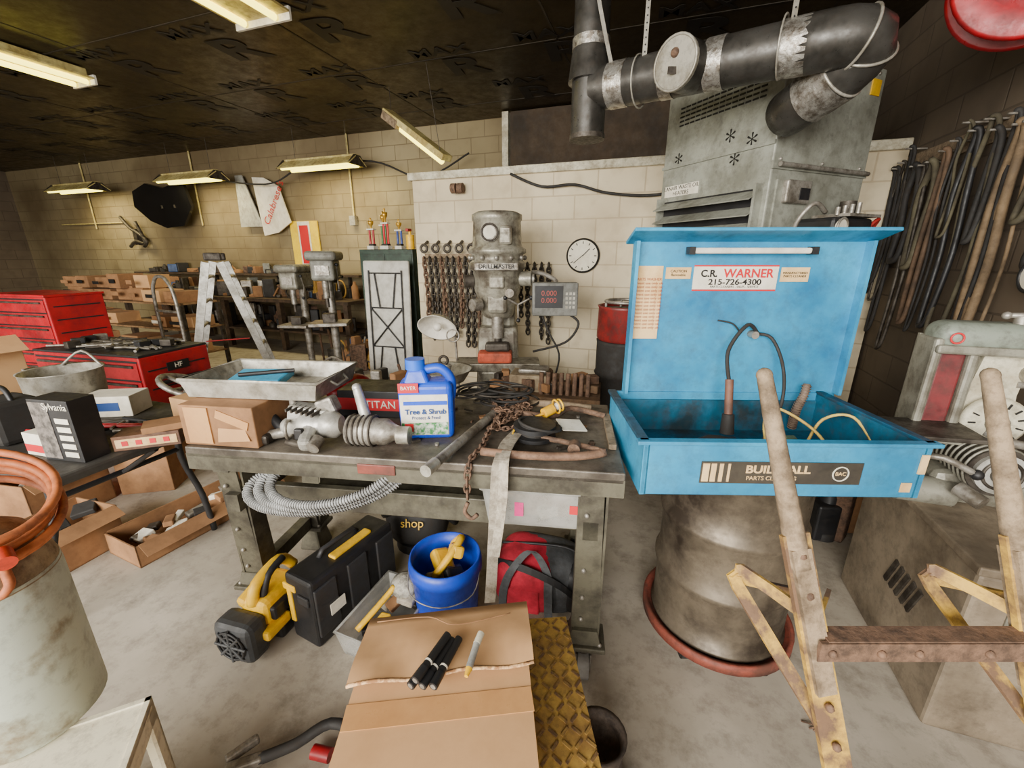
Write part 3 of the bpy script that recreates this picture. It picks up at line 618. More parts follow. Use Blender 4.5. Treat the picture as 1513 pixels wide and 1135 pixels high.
# belt: tall loop over upper and lower pulleys with guards
gr=mat('guard_dark_red',(112,38,40),(74,30,30),.5,scale=10)
b.box((-.075,.07,1.03),(.075,.09,.34),gr,bev=.008); b.box((-.125,.07,1.03),(.028,.12,.36),gp,bev=.01); b.box((-.022,.07,1.03),(.03,.12,.36),gp,bev=.01)
b.box((-.075,.13,1.03),(.12,.012,.36),gp); b.box((-.075,.0,.88),(.12,.03,.05),gp,bev=.01)
hd=mat('head_grey_green',(128,136,124),(98,104,94),.4,grime=.6)
b.box((.0,.075,1.215),(.26,.14,.1),hd,bev=.045,seg=5,smooth=True); b.box((0,.07,1.175),(.27,.15,.03),gp,bev=.008)
b.cyl((.09,.06,1.255),(.09,.06,1.29),.018,steel); b.tube([(.05,.06,1.29),(.14,.06,1.295)],.009,steel); b.ball((.05,.06,1.29),.013,steel); b.ball((.14,.06,1.295),.013,steel)
b.ring((-.09,-.0,1.215),.017,.003,redink,ax=(0,1,0)); b.cyl((.16,.05,1.1),(.16,-.02,1.1),.035,galv); b.cyl((.16,-.02,1.1),(.16,-.03,1.1),.02,dsteel); b.cyl((.13,.06,1.06),(.2,.06,1.06),.015,steel)
# work table and levers
b.box((-.15,-.05,.9),(.3,.19,.016),dsteel,rot=(0,-3,0),bev=.004); b.box((-.15,-.05,.885),(.2,.12,.02),gp,bev=.005); b.cyl((-.12,.0,.63),(-.12,.0,.88),.028,gp); b.tube([(-.0,-.1,.93),(.06,-.13,.91),(.14,-.12,.9)],.014,steel,k=4)
b.tube([(-.2,-.06,.7),(-.14,-.14,.84),(-.02,-.16,.8)],.011,steel,k=4); b.ball((-.02,-.16,.8),.018,black); b.cyl((-.02,-.1,.72),(.02,-.16,.7),.025,steel)
b.box((-.17,.04,.7),(.1,.12,.1),dsteel,bev=.02); b.ring((.2,-.04,.76),.05,.008,steel,ax=(.3,1,0)); b.cyl((.2,.0,.76),(.2,-.05,.76),.014,steel)
b.done()

# ---- belts on right wall
b=RB('hanging_belts_and_hoses',1.58,0,0,0)
cols=[rubber,rubber,mat('belt_brown',(96,74,54),(64,50,38),.8),mat('belt_olive',(86,80,60),(58,52,40),.8),mat('belt_tan',(128,106,78),(92,76,56),.8),dsteel,black]
tt=2.7
while tt<4.4:
    z=2.12+random.uniform(-.08,.08); L=random.uniform(.45,1.25); w_=random.uniform(.03,.11); m_=random.choice(cols); rr=random.choice([.008,.012,.015,.02])
    sg=lambda: random.uniform(-.025,.025)
    b.tube([(-.05,tt-w_*.3,z-.04),(-.07,tt,z),(-.05,tt+w_*.3,z-.04),(-.05,tt+w_+sg(),z-L*.3),(-.05,tt+w_*.7+sg(),z-L*.6),(-.06,tt+w_*.6,z-L*.95),(-.07,tt,z-L),(-.06,tt-w_*.6,z-L*.93),(-.05,tt-w_*.8+sg(),z-L*.6),(-.05,tt-w_*.7+sg(),z-L*.3)],rr,m_,n=7,closed=True,k=5)
    b.cyl((.02,tt,z-.015),(-.1,tt,z-.01),.006,steel,n=6)
    tt+=random.uniform(.05,.12)
b.bb(0,.018,2.65,4.4,2.05,2.15,wood); b.done()
b=RB('pressure_gauge',1.53,2.42,1.4,0); b.cyl((.05,0,0),(-.06,0,0),.07,dsteel,n=26); b.cyl((-.06,0,0),(-.065,0,0),.06,paper,n=26); b.ring((-.064,0,0),.066,.008,black,ax=(1,0,0)); b.cyl((-.02,0,.06),(-.02,0,.2),.02,dsteel); b.box((-.02,0,.2),(.06,.1,.05),steel,bev=.01); b.tube([(-.02,.05,.0),(-.03,.12,.04),(-.03,.1,.15)],.015,rubber,k=4); b.done()

# ---- gas cylinder on cart
b=B('gas_cylinder',(-1.18,.76,.392),0)
gcm=mat('cylinder_pale_green',(194,202,188),(142,126,98),.5,.05,scale=5,lo=.52,hi=.66,bump=.05,grime=.35)
b.lathe([(.12,0),(.13,.01),(.13,.38),(.128,.41)],(0,0,0),gcm,n=40); b.lathe([(.129,.40),(.12,.45),(.095,.5),(.05,.535),(.038,.55),(.035,.57)],(0,0,0),mat('cylinder_rust_top',(165,145,112),(108,86,64),.6,scale=14,bump=.3),n=40)
b.cyl((0,0,.56),(0,0,.60),.022,mat('brass',(180,145,75),(130,105,55),.4,.7)); b.cyl((-.03,0,.6),(.03,0,.6),.025,steel)
b.cyl((.05,-.06,.49),(.05,-.1,.5),.02,steel); b.done()
b=B('orange_air_hose',(-1.23,.76,.86),0)
for i in range(5): b.ring((.04,.02,.06+i*.016),.145+.008*math.sin(i*2),.009,orange,ax=(.42+.05*(i%3),-.15,1),n=36)
b.tube([(.16,-.03,.0),(.175,-.04,-.04),(.16,-.05,-.06),(.15,-.02,-.03)],.009,orange,k=5); b.cyl((.17,-.03,.03),(.2,-.05,.02),.017,mat('cap_orange',(225,75,40),(200,60,35),.4)); b.done()
b=B('welding_cart',(-.93,.8,0),205)
cp=mat('cart_cream_paint',(218,210,184),(160,115,80),.5,scale=5,lo=.56,hi=.62)
b.bb(0,.5,0,.6,.375,.39,cp); b.bb(0,.5,-.0,.012,.33,.395,cp); b.bb(-.0,.012,0,.6,.33,.395,cp)
for x in (0,.46):
    for y in (0,.56): b.bb(x,x+.04,y,y+.008,.0,.37,cp); b.bb((x if x==0 else x+.032),(x+.008 if x==0 else x+.04),y,y+.04,0,.37,cp)
b.bb(0,.5,0,.6,.1,.115,cp); b.done()

# ---- folding table left
b=B('black_folding_table',(-1.58,1.27,0),math.degrees(math.atan2(-.306,.952)))
ftt=mat('table_plastic_dark',(62,60,56),(46,44,41),.5)
b.bb(-1.8,0,0,.7,.705,.745,ftt,bev=.012)
for x in (-.28,-1.55):
    b.tube([(x,.1,.70),(x-.02,.1,.5),(x-.03,.04,.25),(x-.03,.02,.015)],.015,black,k=4,n=10); b.tube([(x,.6,.70),(x-.02,.6,.5),(x-.03,.66,.25),(x-.03,.68,.015)],.015,black,k=4,n=10)
    b.cyl((x-.015,.1,.55),(x-.015,.6,.55),.012,black); b.cyl((x,.1,.69),(x,.6,.69),.012,black); b.cyl((x-.01,.35,.55),(x+.25,.35,.7),.01,black)
b.done()
FT=.746
b=B('light_bulb_carton',(-1.66,1.46,FT),-10); b.box((0,0,.12),(.18,.09,.24),black,bev=.002); b.box((-.045,-.046,.12),(.08,.002,.22),mat('box_grey_print',(120,112,105),(60,56,52),.5,scale=40)); b.text('Sylvania',.035,(.03,-.0465,.215),(90,0,0),paper)
for i in range(5): b.box((.045,-.0465,.03+i*.033),(.06,.002,.02),paper)
b.done()
b=B('small_white_carton',(-1.81,1.5,FT),-15); b.box((0,0,.045),(.11,.08,.09),paper,bev=.002); b.box((0,-.041,.03),(.1,.002,.03),redink); b.done()
b=B('lamp_carton',(-1.47,1.58,FT),20); b.box((0,0,.03),(.22,.11,.06),mat('carton_brown',(110,76,52),(78,52,38),.6),bev=.002); b.box((0,-.056,.03),(.2,.002,.035),tan)
for i in range(4): b.box((-.07+i*.045,-.0575,.03),(.02,.002,.02),redink)
b.box((.05,.0,.073),(.14,.1,.025),cardd,rot=(0,0,15)); b.done()
b=B('battery_charger',(-2.08,1.62,FT),-20); b.box((0,0,.09),(.18,.15,.18),rubber,bev=.02); b.tube([(-.07,0,.17),(-.04,0,.22),(.04,0,.22),(.07,0,.17)],.01,black,k=4); b.box((0,-.077,.1),(.12,.003,.07),dsteel); b.cyl((.05,-.08,.12),(.05,-.09,.12),.015,red); b.tube([(.08,0,.05),(.15,.05,.03),(.1,.12,.02),(.2,.15,.02)],.006,red,k=4); b.done()
b=B('steel_pot',(-2.2,1.98,FT),0); b.lathe([(.12,0),(.14,.02),(.15,.2),(.156,.205),(.145,.2),(.135,.03),(0,.02)],(0,0,0),galv,n=36,cap=False); b.tube([(-.15,0,.17),(-.19,0,.2),(-.19,.05,.2),(-.15,.05,.17)],.006,steel); b.tube([(.1,.1,.2),(0,.12,.27),(-.1,.1,.2)],.006,steel,k=4); b.done()
b=B('steel_handwheel',(-1.62,2.02,FT+.1),0); b.ring((0,0,0),.13,.014,steel,ax=(.5,.2,1)); 
for i in range(4):
    a=i*math.pi/2; q=V((0,0,1)).rotation_difference(V((.5,.2,1)).normalized()); b.cyl((0,0,0),q@V((.13*math.cos(a),.13*math.sin(a),0)),.01,steel)
b.cyl((0,0,-.1),(0,0,.02),.035,steel); b.done()
b=B('white_parts_carton',(-1.93,1.93,FT),8); b.box((0,0,.05),(.22,.14,.1),paper,bev=.003); b.box((0,-.071,.05),(.12,.002,.04),navy); b.done()
b=B('brown_parts_carton',(-1.45,1.84,FT),-20); b.box((0,0,.06),(.17,.15,.12),card,bev=.003); b.cyl((-.02,0,.15),(.1,.02,.15),.03,dsteel); b.done()
b=B('open_shipping_box',(-2.93,2.2,FT),-20); b.box((0,0,.13),(.34,.3,.26),card,bev=.003); b.box((.2,0,.28),(.12,.3,.004),card,rot=(0,40,0)); b.box((-.2,0,.27),(.1,.3,.004),card,rot=(0,-20,0)); b.done()
b=B('table_clutter',(-2.3,1.72,FT),-18)
for i in range(34): b.box((random.uniform(-.4,.1),random.uniform(-.1,.12),random.uniform(.022,.05)),(random.uniform(.04,.13),random.uniform(.03,.08),random.uniform(.03,.044)),random.choice([dsteel,rubber,paper,cardd,steel,black]),rot=(0,0,random.uniform(0,180)),bev=.006)
b.done()
b=B('hand_tool_pile',(-1.72,1.72,FT),-18)
for i in range(12): b.cyl((random.uniform(-.15,.1),random.uniform(-.06,.06),.015+.004*(i%4)),(random.uniform(-.05,.2),random.uniform(-.06,.06),.015+.004*(i%4)),random.uniform(.006,.013),random.choice([steel,dsteel,red,black]),n=8)
b.done()
def openbox(name,x,y,rz,w,d,h,m,fill,z=0):
    b=B(name,(x,y,z),rz); th=.006
    b.bb(-w/2,w/2,-d/2,d/2,0,th,m); b.bb(-w/2,w/2,-d/2,-d/2+th,0,h,m); b.bb(-w/2,w/2,d/2-th,d/2,0,h,m); b.bb(-w/2,-w/2+th,-d/2,d/2,0,h,m); b.bb(w/2-th,w/2,-d/2,d/2,0,h,m)
    b.box((w/2+.03,0,h-.02),(.08,d*.96,.004),m,rot=(0,35,0)); b.box((-w/2-.03,0,h-.02),(.08,d*.96,.004),m,rot=(0,-35,0))
    for i in range(fill): b.box((random.uniform(-.35,.35)*w,random.uniform(-.4,.4)*d,h*.4+random.uniform(0,h*.5)),(random.uniform(.04,.1),random.uniform(.03,.1),.03),random.choice([dsteel,cardd,steel,rubber,paper]),rot=(random.uniform(-15,15),random.uniform(-15,15),random.uniform(0,180)),bev=.005)
    b.done()
openbox('long_cardboard_box',-1.80,2.14,-24,.28,.8,.12,cardd,20)
openbox('open_carton',-2.28,1.82,-15,.3,.32,.22,cardd,8)
openbox('open_carton',-2.75,2.2,-10,.36,.4,.3,cardd,8)
openbox('open_carton',-1.85,2.85,-10,.4,.3,.2,cardd,8)
b=B('sealed_carton',(-2.40,2.55,0),12); b.box((0,0,.17),(.3,.28,.34),cardd,bev=.004); b.box((0,0,.342),(.3,.05,.002),tape); b.done()

# ---- red tool chests
def chest(name,x,y,z,rz,w,d,h,rows,lid=False,cast=False):
    b=B(name,(x,y,z),rz); z0=.1 if cast else 0
    b.bb(-w/2,w/2,-d/2,d/2,z0,h,red,bev=.008)
    hh=(h-z0-.06)/rows
    for i in range(rows):
        zc=z0+.03+hh*(i+.5); b.bb(-w/2+.02,w/2-.02,-d/2-.008,-d/2,zc-hh*.45,zc+hh*.45,red,bev=.002); b.bb(-w/2+.05,w/2-.05,-d/2-.02,-d/2-.008,zc+hh*.2,zc+hh*.33,dsteel)
        b.bb(-w/2+.02,w/2-.02,-d/2-.003,-d/2,zc+hh*.45,zc+hh*.55,black)
        b.bb(w/2,w/2+.004,-d/2+.04,d/2-.04,zc-.01,zc,black)
    if cast:
        for x_ in (-w/2+.06,w/2-.06):
            for y_ in (-d/2+.06,d/2-.06): b.cyl((x_-.015,y_,.05),(x_+.015,y_,.05),.05,rubber); b.box((x_,y_,.09),(.04,.05,.03),dsteel)
    return b
b=chest('rolling_tool_cabinet',-2.93,3.1,0,-14,1.0,.5,.82,5,cast=True)
b.box((0,0,.828),(1.0,.5,.016),black,bev=.003)
for i in range(30): b.cyl((random.uniform(-.45,.3),random.uniform(-.2,.2),.847+.003*(i%3)),(random.uniform(-.3,.45),random.uniform(-.2,.2),.85),.009,random.choice([steel,dsteel]),n=6)
for i in range(8): b.box((random.uniform(-.4,.4),random.uniform(-.18,.18),.865),(.08,.05,.05),random.choice([black,dsteel,steel]),rot=(0,0,random.uniform(0,90)),bev=.006)
b.box((.515,0,.62),(.03,.3,.03),black,bev=.01); b.box((.503,0,.72),(.006,.16,.06),ink); b.text('HF',.05,(.507,0,.72),(90,0,90),paper); b.done()
b=chest('red_tool_chest',-4.15,3.8,0,-14,.72,.42,1.16,9,cast=True); b.box((0,0,1.16),(.74,.44,.02),red,bev=.005); b.done()
b=RB('steel_shelf_unit',-6.6,3.75,0)
for z in (.3,.62,.93): b.bb(-1.2,1.2,-.25,.25,z-.02,z,mat('shelf_wood',(150,116,78),(108,80,52),.7))
for x in (-1.18,1.18):
    for y in (-.23,.23): b.bb(x-.02,x+.02,y-.02,y+.02,0,.93,dsteel)
for i in range(22):
    w_=random.uniform(.2,.34); h_=random.uniform(.12,.18); x=-1.0+(i%7)*.33; zz=.93 if i<7 else (1.08 if i<12 else (.62 if i<17 else .3))
    b.box((x,random.uniform(-.06,.06),zz+h_/2),(w_,.3,h_),random.choice([card,cardd,cardd,card]),rot=(0,0,random.uniform(-9,9)),bev=.004); b.box((x,-.22,zz+h_/2),(w_*.5,.002,h_*.3),random.choice([cardd,ink,paper]))
b.done()
b=B('push_cart',(-3.75,4.6,0),-25)
b.tube([(-.2,0,.0+.1),(-.2,0,1.0),(-.12,0,1.22),(.0,0,1.27),(.12,0,1.22),(.2,0,1.0),(.2,0,.1)],.018,steel,k=5)
for z in (.3,.6,.9): b.cyl((-.2,0,z),(.2,0,z),.014,steel)
b.box((0,-.2,.12),(.44,.45,.03),dsteel)
for x in (-.2,.2): b.cyl((x-.015,-.35,.06),(x+.015,-.35,.06),.06,rubber); b.cyl((x-.015,0,.06),(x+.015,0,.06),.06,rubber)
b.box((0,-.22,.3),(.36,.36,.33),mat('crate_blue',(50,85,145),(35,62,110),.5),bev=.01); b.done()
# ladder
b=B('folding_ladder',(-3.22,4.75,0),28)
for sg in (-1,1):
    for y in (-.19,.19):
        b.prism([(-.036,0),(.036,0),(.036,1.46),(-.036,1.46)],.026,alu,(sg*.42,y*1.25,.0),(y*-9,math.degrees(math.atan(-sg*.37/1.46)),0))
        b.box((sg*.42,y*1.25,.02),(.1,.05,.04),rubber)
    for i in range(5):
        z=.22+i*.26; x=sg*(.42-.37*z/1.46); b.cyl((x,-.23,z),(x,.25,z),.022,alu,n=10)
for y in (-.2,.2): b.box((0,y,1.47),(.16,.04,.08),dsteel,bev=.015)
b.cyl((.2,-.24,.6),(-.2,-.24,.6),.006,red); b.done()
def drillpress(x,y,sc,rz=0,headm=grey):
    b=B('drill_press',(x,y,0),rz); S=lambda *a: tuple(v*sc for v in a)
    b.box(S(0,0,.03),S(.32,.42,.06),dsteel,bev=.01); b.cyl(S(0,.1,.05),S(0,.1,1.3),.045*sc,steel)
    b.box(S(0,0,1.3),S(.24,.42,.22),headm,bev=.03,seg=3); b.box(S(0,.02,1.45),S(.32,.54,.1),headm,bev=.04,seg=3); b.cyl(S(0,-.12,1.2),S(0,-.12,1.0),.035*sc,steel); b.cyl(S(0,-.12,1.0),S(0,-.12,.9),.02*sc,dsteel)
    b.cyl(S(0,.22,1.15),S(0,.22,1.4),.08*sc,dsteel); b.box(S(0,-.1,.72),S(.4,.34,.035),steel,bev=.006); b.box(S(0,.08,.69),S(.12,.14,.08),headm,bev=.02); b.box(S(0,-.215,1.3),S(.14,.01,.1),steel)
    for a in (0,120,240):
        r=math.radians(a); b.cyl(S(.12,-.05,1.22),S(.14,-.05+.16*math.cos(r),1.22+.16*math.sin(r)),.008*sc,steel); b.ball(S(.14,-.05+.16*math.cos(r),1.22+.16*math.sin(r)),.02*sc,black)
    b.box(S(0,-.1,.78),S(.14,.12,.1),dsteel,bev=.01); b.done()
drillpress(-2.12,4.95,1.02,12); drillpress(-2.62,5.25,.92,-5,gp)
b=RB('green_cabinet',-2.95,4.4,0); gm=mat('dark_green_paint',(48,68,56),(32,48,40),.45); b.bb(-.35,.35,-.2,.25,0,1.55,gm,bev=.008); b.bb(-.34,-.01,-.21,-.2,.05,1.5,gm,bev=.003); b.bb(.01,.34,-.21,-.2,.05,1.5,gm,bev=.003); b.cyl((-.04,-.22,.8),(-.04,-.21,.9),.008,steel); b.done()
def trophy(s,t,h,m):
    b=RB('trophy',s,t,1.551); gold=mat('gold',(225,180,70),(185,140,50),.3,.7)
    b.box((0,0,.02),(.09,.09,.04),white,bev=.004); b.box((0,0,.05),(.06,.06,.02),ink)
    for q in (-.025,.025): b.cyl((q,0,.06),(q,0,h*.6),.012,m)
    b.box((0,0,h*.61),(.09,.06,.015),white); b.lathe([(.008,h*.62),(.01,h*.7),(.03,h*.78),(.034,h*.86),(.028,h*.86)],(0,0,0),gold); b.ball((0,0,h*.93),.013,gold); b.cyl((0,0,h*.86),(0,0,h*.93),.01,gold); b.done()
trophy(-3.22,4.35,.36,red); trophy(-3.12,4.45,.44,mat('trophy_green',(50,130,75),(40,100,55),.4)); trophy(-3.01,4.33,.46,redink); trophy(-2.9,4.43,.34,mat('trophy_blue',(40,75,160),(30,55,125),.4))
b=RB('yellow_spray_bottle',-2.68,4.3,1.551); b.cyl((0,0,0),(0,0,.15),.045,yellow); b.cyl((0,0,.15),(0,0,.19),.015,yellow); b.box((0,-.02,.2),(.03,.08,.03),red,bev=.005); b.done()
b=RB('folded_banquet_table',-2.82,3.93,0,3)
ftm=mat('table_underside_grey',(192,190,180),(168,164,154),.6,grime=.15)
b.box((0,.05,.715),(.56,.04,1.43),ftm,bev=.018,rot=(-3,0,0))
def fy_(z): return .05-.02-.006+(z-.715)*.0524
def fc(x0,z0,x1,z1,r): b.cyl((x0,fy_(z0)-.012,z0),(x1,fy_(z1)-.012,z1),r,black,n=8)
for x in (-.2,.2): fc(x,.1,x,1.33,.008)
for z in (.14,.5,.93,1.3): fc(-.2,z,.2,z,.008)
fc(-.2,.5,0,.72,.008); fc(.2,.5,0,.72,.008); fc(-.2,.93,0,.72,.008); fc(.2,.93,0,.72,.008); fc(-.13,.14,-.08,.5,.008); fc(.13,.14,.08,.5,.008); fc(-.08,.93,-.13,1.3,.008); fc(.08,.93,.13,1.3,.008)
b.done()
# ---- milling machine
b=B('milling_machine',(-.12,3.6,0),0)
mg=mat('casting_grey',(160,156,140),(98,90,78),.38,.35,scale=7,bump=.1,grime=.6)
mk=mat('vise_orange_rag',(200,85,55),(140,72,55),.7)
b.box((0,.15,.45),(.42,.5,.9),mg,bev=.04,top=(.8,.8)); b.box((0,.22,1.0),(.3,.3,.5),mg,bev=.05); 
b.lathe([(.1,.98),(.13,1.0),(.15,1.1),(.19,1.2),(.2,1.36),(.23,1.38),(.235,1.42),(.21,1.44),(.21,1.49),(.235,1.5),(.235,1.53),(.2,1.55),(.19,1.74),(.2,1.75),(.2,1.79),(.16,1.81),(.0,1.815)],(0.0,-.02,0),mg,n=40,cap=False)
for i in range(12):
    a=i*math.pi/6; b.ball((.225*math.cos(a),-.02+.225*math.sin(a),1.465),.02,steel,n=8)
b.text('DRILLMASTER',.045,(0,-.255,1.4),(90,0,0),ink,bold=.001); b.box((0,-.235,1.4),(.34,.03,.06),steel,bev=.008); b.cyl((-.05,-.2,1.65),(-.05,-.24,1.65),.07,steel); b.cyl((-.05,-.24,1.65),(-.05,-.25,1.65),.045,paper); b.box((.07,-.2,1.63),(.1,.06,.14),mg,bev=.02)
b.ring((-.05,-.245,1.65),.06,.008,dsteel,ax=(0,1,0)); b.cyl((.1,-.2,1.2),(.1,-.26,1.2),.035,steel)
b.cyl((.18,-.05,1.3),(.28,-.07,1.3),.06,mg); b.cyl((.28,-.07,1.3),(.3,-.07,1.3),.04,steel); b.cyl((-.2,-.05,1.28),(-.27,-.07,1.28),.05,dsteel); b.box((.0,-.2,1.28),(.12,.05,.1),mg,bev=.015)
b.cyl((0,-.1,.82),(0,-.1,1.0),.05,steel); b.cyl((0,-.1,.72),(0,-.1,.82),.03,dsteel); b.box((0,-.12,1.15),(.16,.14,.24),mg,bev=.03); b.cyl((-.14,-.15,1.1),(-.2,-.2,1.1),.05,steel)
for q in (30,150,270):
    a=math.radians(q); b.cyl((.17,-.15,1.1),(.17+.12*math.cos(a),-.2,1.1+.12*math.sin(a)),.008,steel); b.ball((.17+.12*math.cos(a),-.2,1.1+.12*math.sin(a)),.018,black)
b.box((0,-.15,.6),(.7,.26,.07),mg,bev=.008); b.box((0,-.12,.5),(.3,.3,.14),mg,bev=.02); b.box((-.02,-.2,.68),(.28,.16,.09),mk,bev=.02); b.box((0,-.18,.76),(.2,.12,.07),dsteel,bev=.02)
b.box((0,.0,.03),(.5,.7,.06),mg,bev=.01)
cx,cy,cz=.46,-.2,1.15
b.box((cx,cy,cz),(.36,.1,.26),mat('readout_grey',(112,112,106),(90,90,84),.5),bev=.01); b.box((cx-.05,cy-.052,cz+.02),(.22,.004,.17),black); b.text('0.000\n0.000',.055,(cx-.05,cy-.055,cz+.02),(90,0,0),mat('led_red',(150,60,50),(150,60,50),.4,es=.15))
for i in range(3):
    for j in range(4): b.box((cx+.09+i*.028,cy-.053,cz-.06+j*.035),(.018,.006,.02),galv)
b.tube([(.15,.15,1.25),(.3,0,1.35),(cx,cy+.06,1.3),(cx,cy+.03,cz+.1)],.018,steel,k=4); b.tube([(cx+.12,cy,cz-.12),(cx+.2,cy,.95),(cx+.1,cy,.8),(.3,-.1,.7)],.01,rubber,k=5); b.tube([(cx-.1,cy,cz-.12),(cx-.05,cy,.9),(cx+.05,cy,.7),(cx+.02,cy,.5)],.008,rubber,k=5)
b.done()
b=RB('wall_clock',-.70,4.05,1.48); b.lathe([(.0,0),(.152,0),(.155,.02),(.14,.03)],(0,.01,0),black,ax=(0,-1,0),n=40,cap=False); b.cyl((0,0,0),(0,-.02,0),.137,mat('clock_face',(225,218,195),(205,196,172),.6,grime=.05),n=40)
for i in range(12):
    a=math.radians(30*i); b.box((.115*math.sin(a),-.022,.115*math.cos(a)),(.008,.003,.022),ink,rot=(0,30*i,0))
b.box((.03,-.024,.03),(.008,.003,.09),ink,rot=(0,45,0)); b.box((-.04,-.024,-.03),(.006,.003,.11),ink,rot=(0,50,0)); b.done()
b=RB('hanging_chains',-2.0,3.98,0)
b.bb(-.35,.45,.05,.075,.9,1.05,wood); b.bb(-.35,.45,.05,.075,1.42,1.5,wood)
for i in range(12):
    x=-.32+i*.066; L=random.uniform(.65,1.0); b.cyl((x,.06,1.45),(x,-.03,1.45),.006,steel,n=6)
    b.chain([(x,-.02,1.46),(x+.012,.0,1.46-L*.5),(x+.004,-.01,1.46-L)],dsteel if i%3 else rust,R=.033,r=.011,k=5)
    if i%2==0: b.ring((x,-.01,1.55),.035,.014,dsteel,ax=(0,1,0)); b.cyl((x,.0,1.58),(x,.07,1.62),.014,dsteel)
b.done()
b=RB('hanging_chains',-1.18,3.98,0)
for i in range(5):
    x=i*.07-.1; L=random.uniform(.35,.8); b.cyl((x,.09,1.4),(x,-.03,1.4),.006,steel,n=6); b.chain([(x,-.02,1.41),(x,.0,1.41-L*.5),(x+.01,-.01,1.41-L)],dsteel,R=.028,r=.009,k=5)
b.done()
b=B('dish_work_lamp',(-.62,3.4,0),0)
b.lathe([(.0,.04),(.04,.04),(.1,.01),(.15,-.04),(.16,-.045),(.145,-.03),(.09,.03),(0,.055)],(0.02,0,.95),white,ax=(.1,.85,.8),n=30,cap=False)
b.ball((0.02,-.03,.93),.035,white); b.tube([(0.02,.03,1.0),(.08,.04,1.0),(.14,.04,.9),(.16,.05,.5),(.16,.05,.03)],.01,steel,k=5); b.cyl((.16,.05,0),(.16,.05,.03),.1,dsteel)
b.ring((.14,-.03,.86),.05,.006,steel,ax=(0,1,0)); b.done()
b=B('round_drain_pan',(-.5,2.98,0),0)
b.lathe([(.15,.6),(.2,.68),(.21,.69),(.195,.68),(.14,.61),(0,.605)],(0,0,0),galv,n=36,cap=False); b.cyl((0,0,.03),(0,0,.6),.03,dsteel); b.cyl((0,0,0),(0,0,.03),.15,dsteel); b.ring((0,0,.75),.03,.01,dsteel,ax=(0,1,0)); b.cyl((0,0,.61),(.03,0,.72),.03,steel); b.done()
b=B('wooden_bench',(.28,2.88,0),-12)
wd=mat('bench_wood',(112,86,60),(78,58,40),.8,scale=9)
b.bb(-.45,.35,-.22,.22,.52,.57,wd,bev=.004)
for x in (-.4,.3):
    for y in (-.18,.18): b.bb(x-.03,x+.03,y-.03,y+.03,0,.52,wd)
b.box((-.15,-.03,.63),(.26,.2,.12),mat('surface_plate',(165,148,118),(125,108,85),.7),bev=.008); b.box((-.12,-.03,.71),(.2,.15,.03),steel,bev=.01)
for i in range(26): b.box((random.uniform(-.4,.3),random.uniform(-.18,.17),.6+random.uniform(0,.04)),(random.uniform(.04,.14),random.uniform(.03,.08),random.uniform(.05,.09)),random.choice([dsteel,rust,steel,cardd,wd]),rot=(0,0,random.uniform(0,180)),bev=.005)
for i in range(8): b.cyl((-.05+i*.045,-.15,.57),(-.05+i*.045,-.15+random.uniform(0,.05),.72),.016,rust,n=8)
b.done()
b=B('black_drum',(.86,3.2,0),0); b.lathe([(.19,0),(.2,.01),(.2,.28),(.21,.3),(.2,.32),(.2,.58),(.21,.6),(.2,.62),(.2,.84),(.205,.86),(.19,.86)],(0,0,0),rubber,n=36); b.done()
b=B('red_oil_pan_tub',(.86,3.2,.862),0); b.lathe([(.19,0),(.205,.02),(.2,.24),(.21,.26),(.2,.26),(.19,.03),(0,.02)],(0,0,0),mat('tub_red',(128,34,32),(84,24,24),.4),n=36,cap=False); b.cyl((0,0,.22),(0,0,.235),.195,dsteel); b.ring((0,0,.29),.15,.012,steel)
for a in range(4): b.cyl((.15*math.cos(a*1.57),.15*math.sin(a*1.57),.23),(.15*math.cos(a*1.57),.15*math.sin(a*1.57),.29),.01,steel)
b.done()
b=RB('power_cable',0,4.02,0); b.tube([(-1.4,.0,2.2),(-1.1,0,2.08),(-.8,-.01,2.08),(-.5,0,2.0),(-.1,0,1.97),(.3,0,2.05)],.012,rubber,k=6); b.done()
b=RB('roller_bracket',-1.93,4.02,2.1); b.box((0,0,0),(.05,.06,.08),rust,bev=.01); b.cyl((-.06,-.03,0),(-.01,-.03,0),.045,rust); b.cyl((.01,-.03,0),(.06,-.03,0),.045,rust); b.done()

# ---- back wall
b=RB('number_sign',-5.6,5.8,0); b.bb(-.28,.28,0,.02,1.22,2.02,mat('sign_yellow',(245,212,30),(232,192,25),.4,grime=.1)); b.text('1',.95,(0,-.004,1.62),(90,0,0),paper,sx=1.6,bold=.03); b.text('1',.82,(0,-.008,1.62),(90,0,0),redink,sx=1.5,bold=.02); b.done()
b=RB('painted_fender_panel',-6.35,5.75,0)
b.prism([(-.55,1.95),(-.5,2.75),(-.35,2.75),(-.05,1.95)],.02,mat('panel_grey',(170,170,162),(145,143,136),.5)); b.prism([(-.22,1.8),(-.3,2.7),(-.05,2.68),(.22,2.55),(.38,2.0),(.1,1.85)],.02,paper,(.2,-.03,0))
b.text("Calabrese's",.17,(.3,-.045,2.3),(90,-55,0),redink); b.done()
b=RB('black_fender',-8.45,5.55,2.33); b.prism([(-.72,.0),(-.6,.25),(-.2,.36),(.2,.27),(.72,.37),(.72,-.05),(.35,-.35),(-.1,-.38),(-.45,-.25)],.05,mat('gloss_black',(18,18,19),(14,14,14),.12,grime=0),(0,0,0),(12,0,0)); b.bb(-.02,.02,.0,.3,-.05,.0,dsteel); b.bb(.3,.34,.0,.3,-.05,.0,dsteel); b.done()
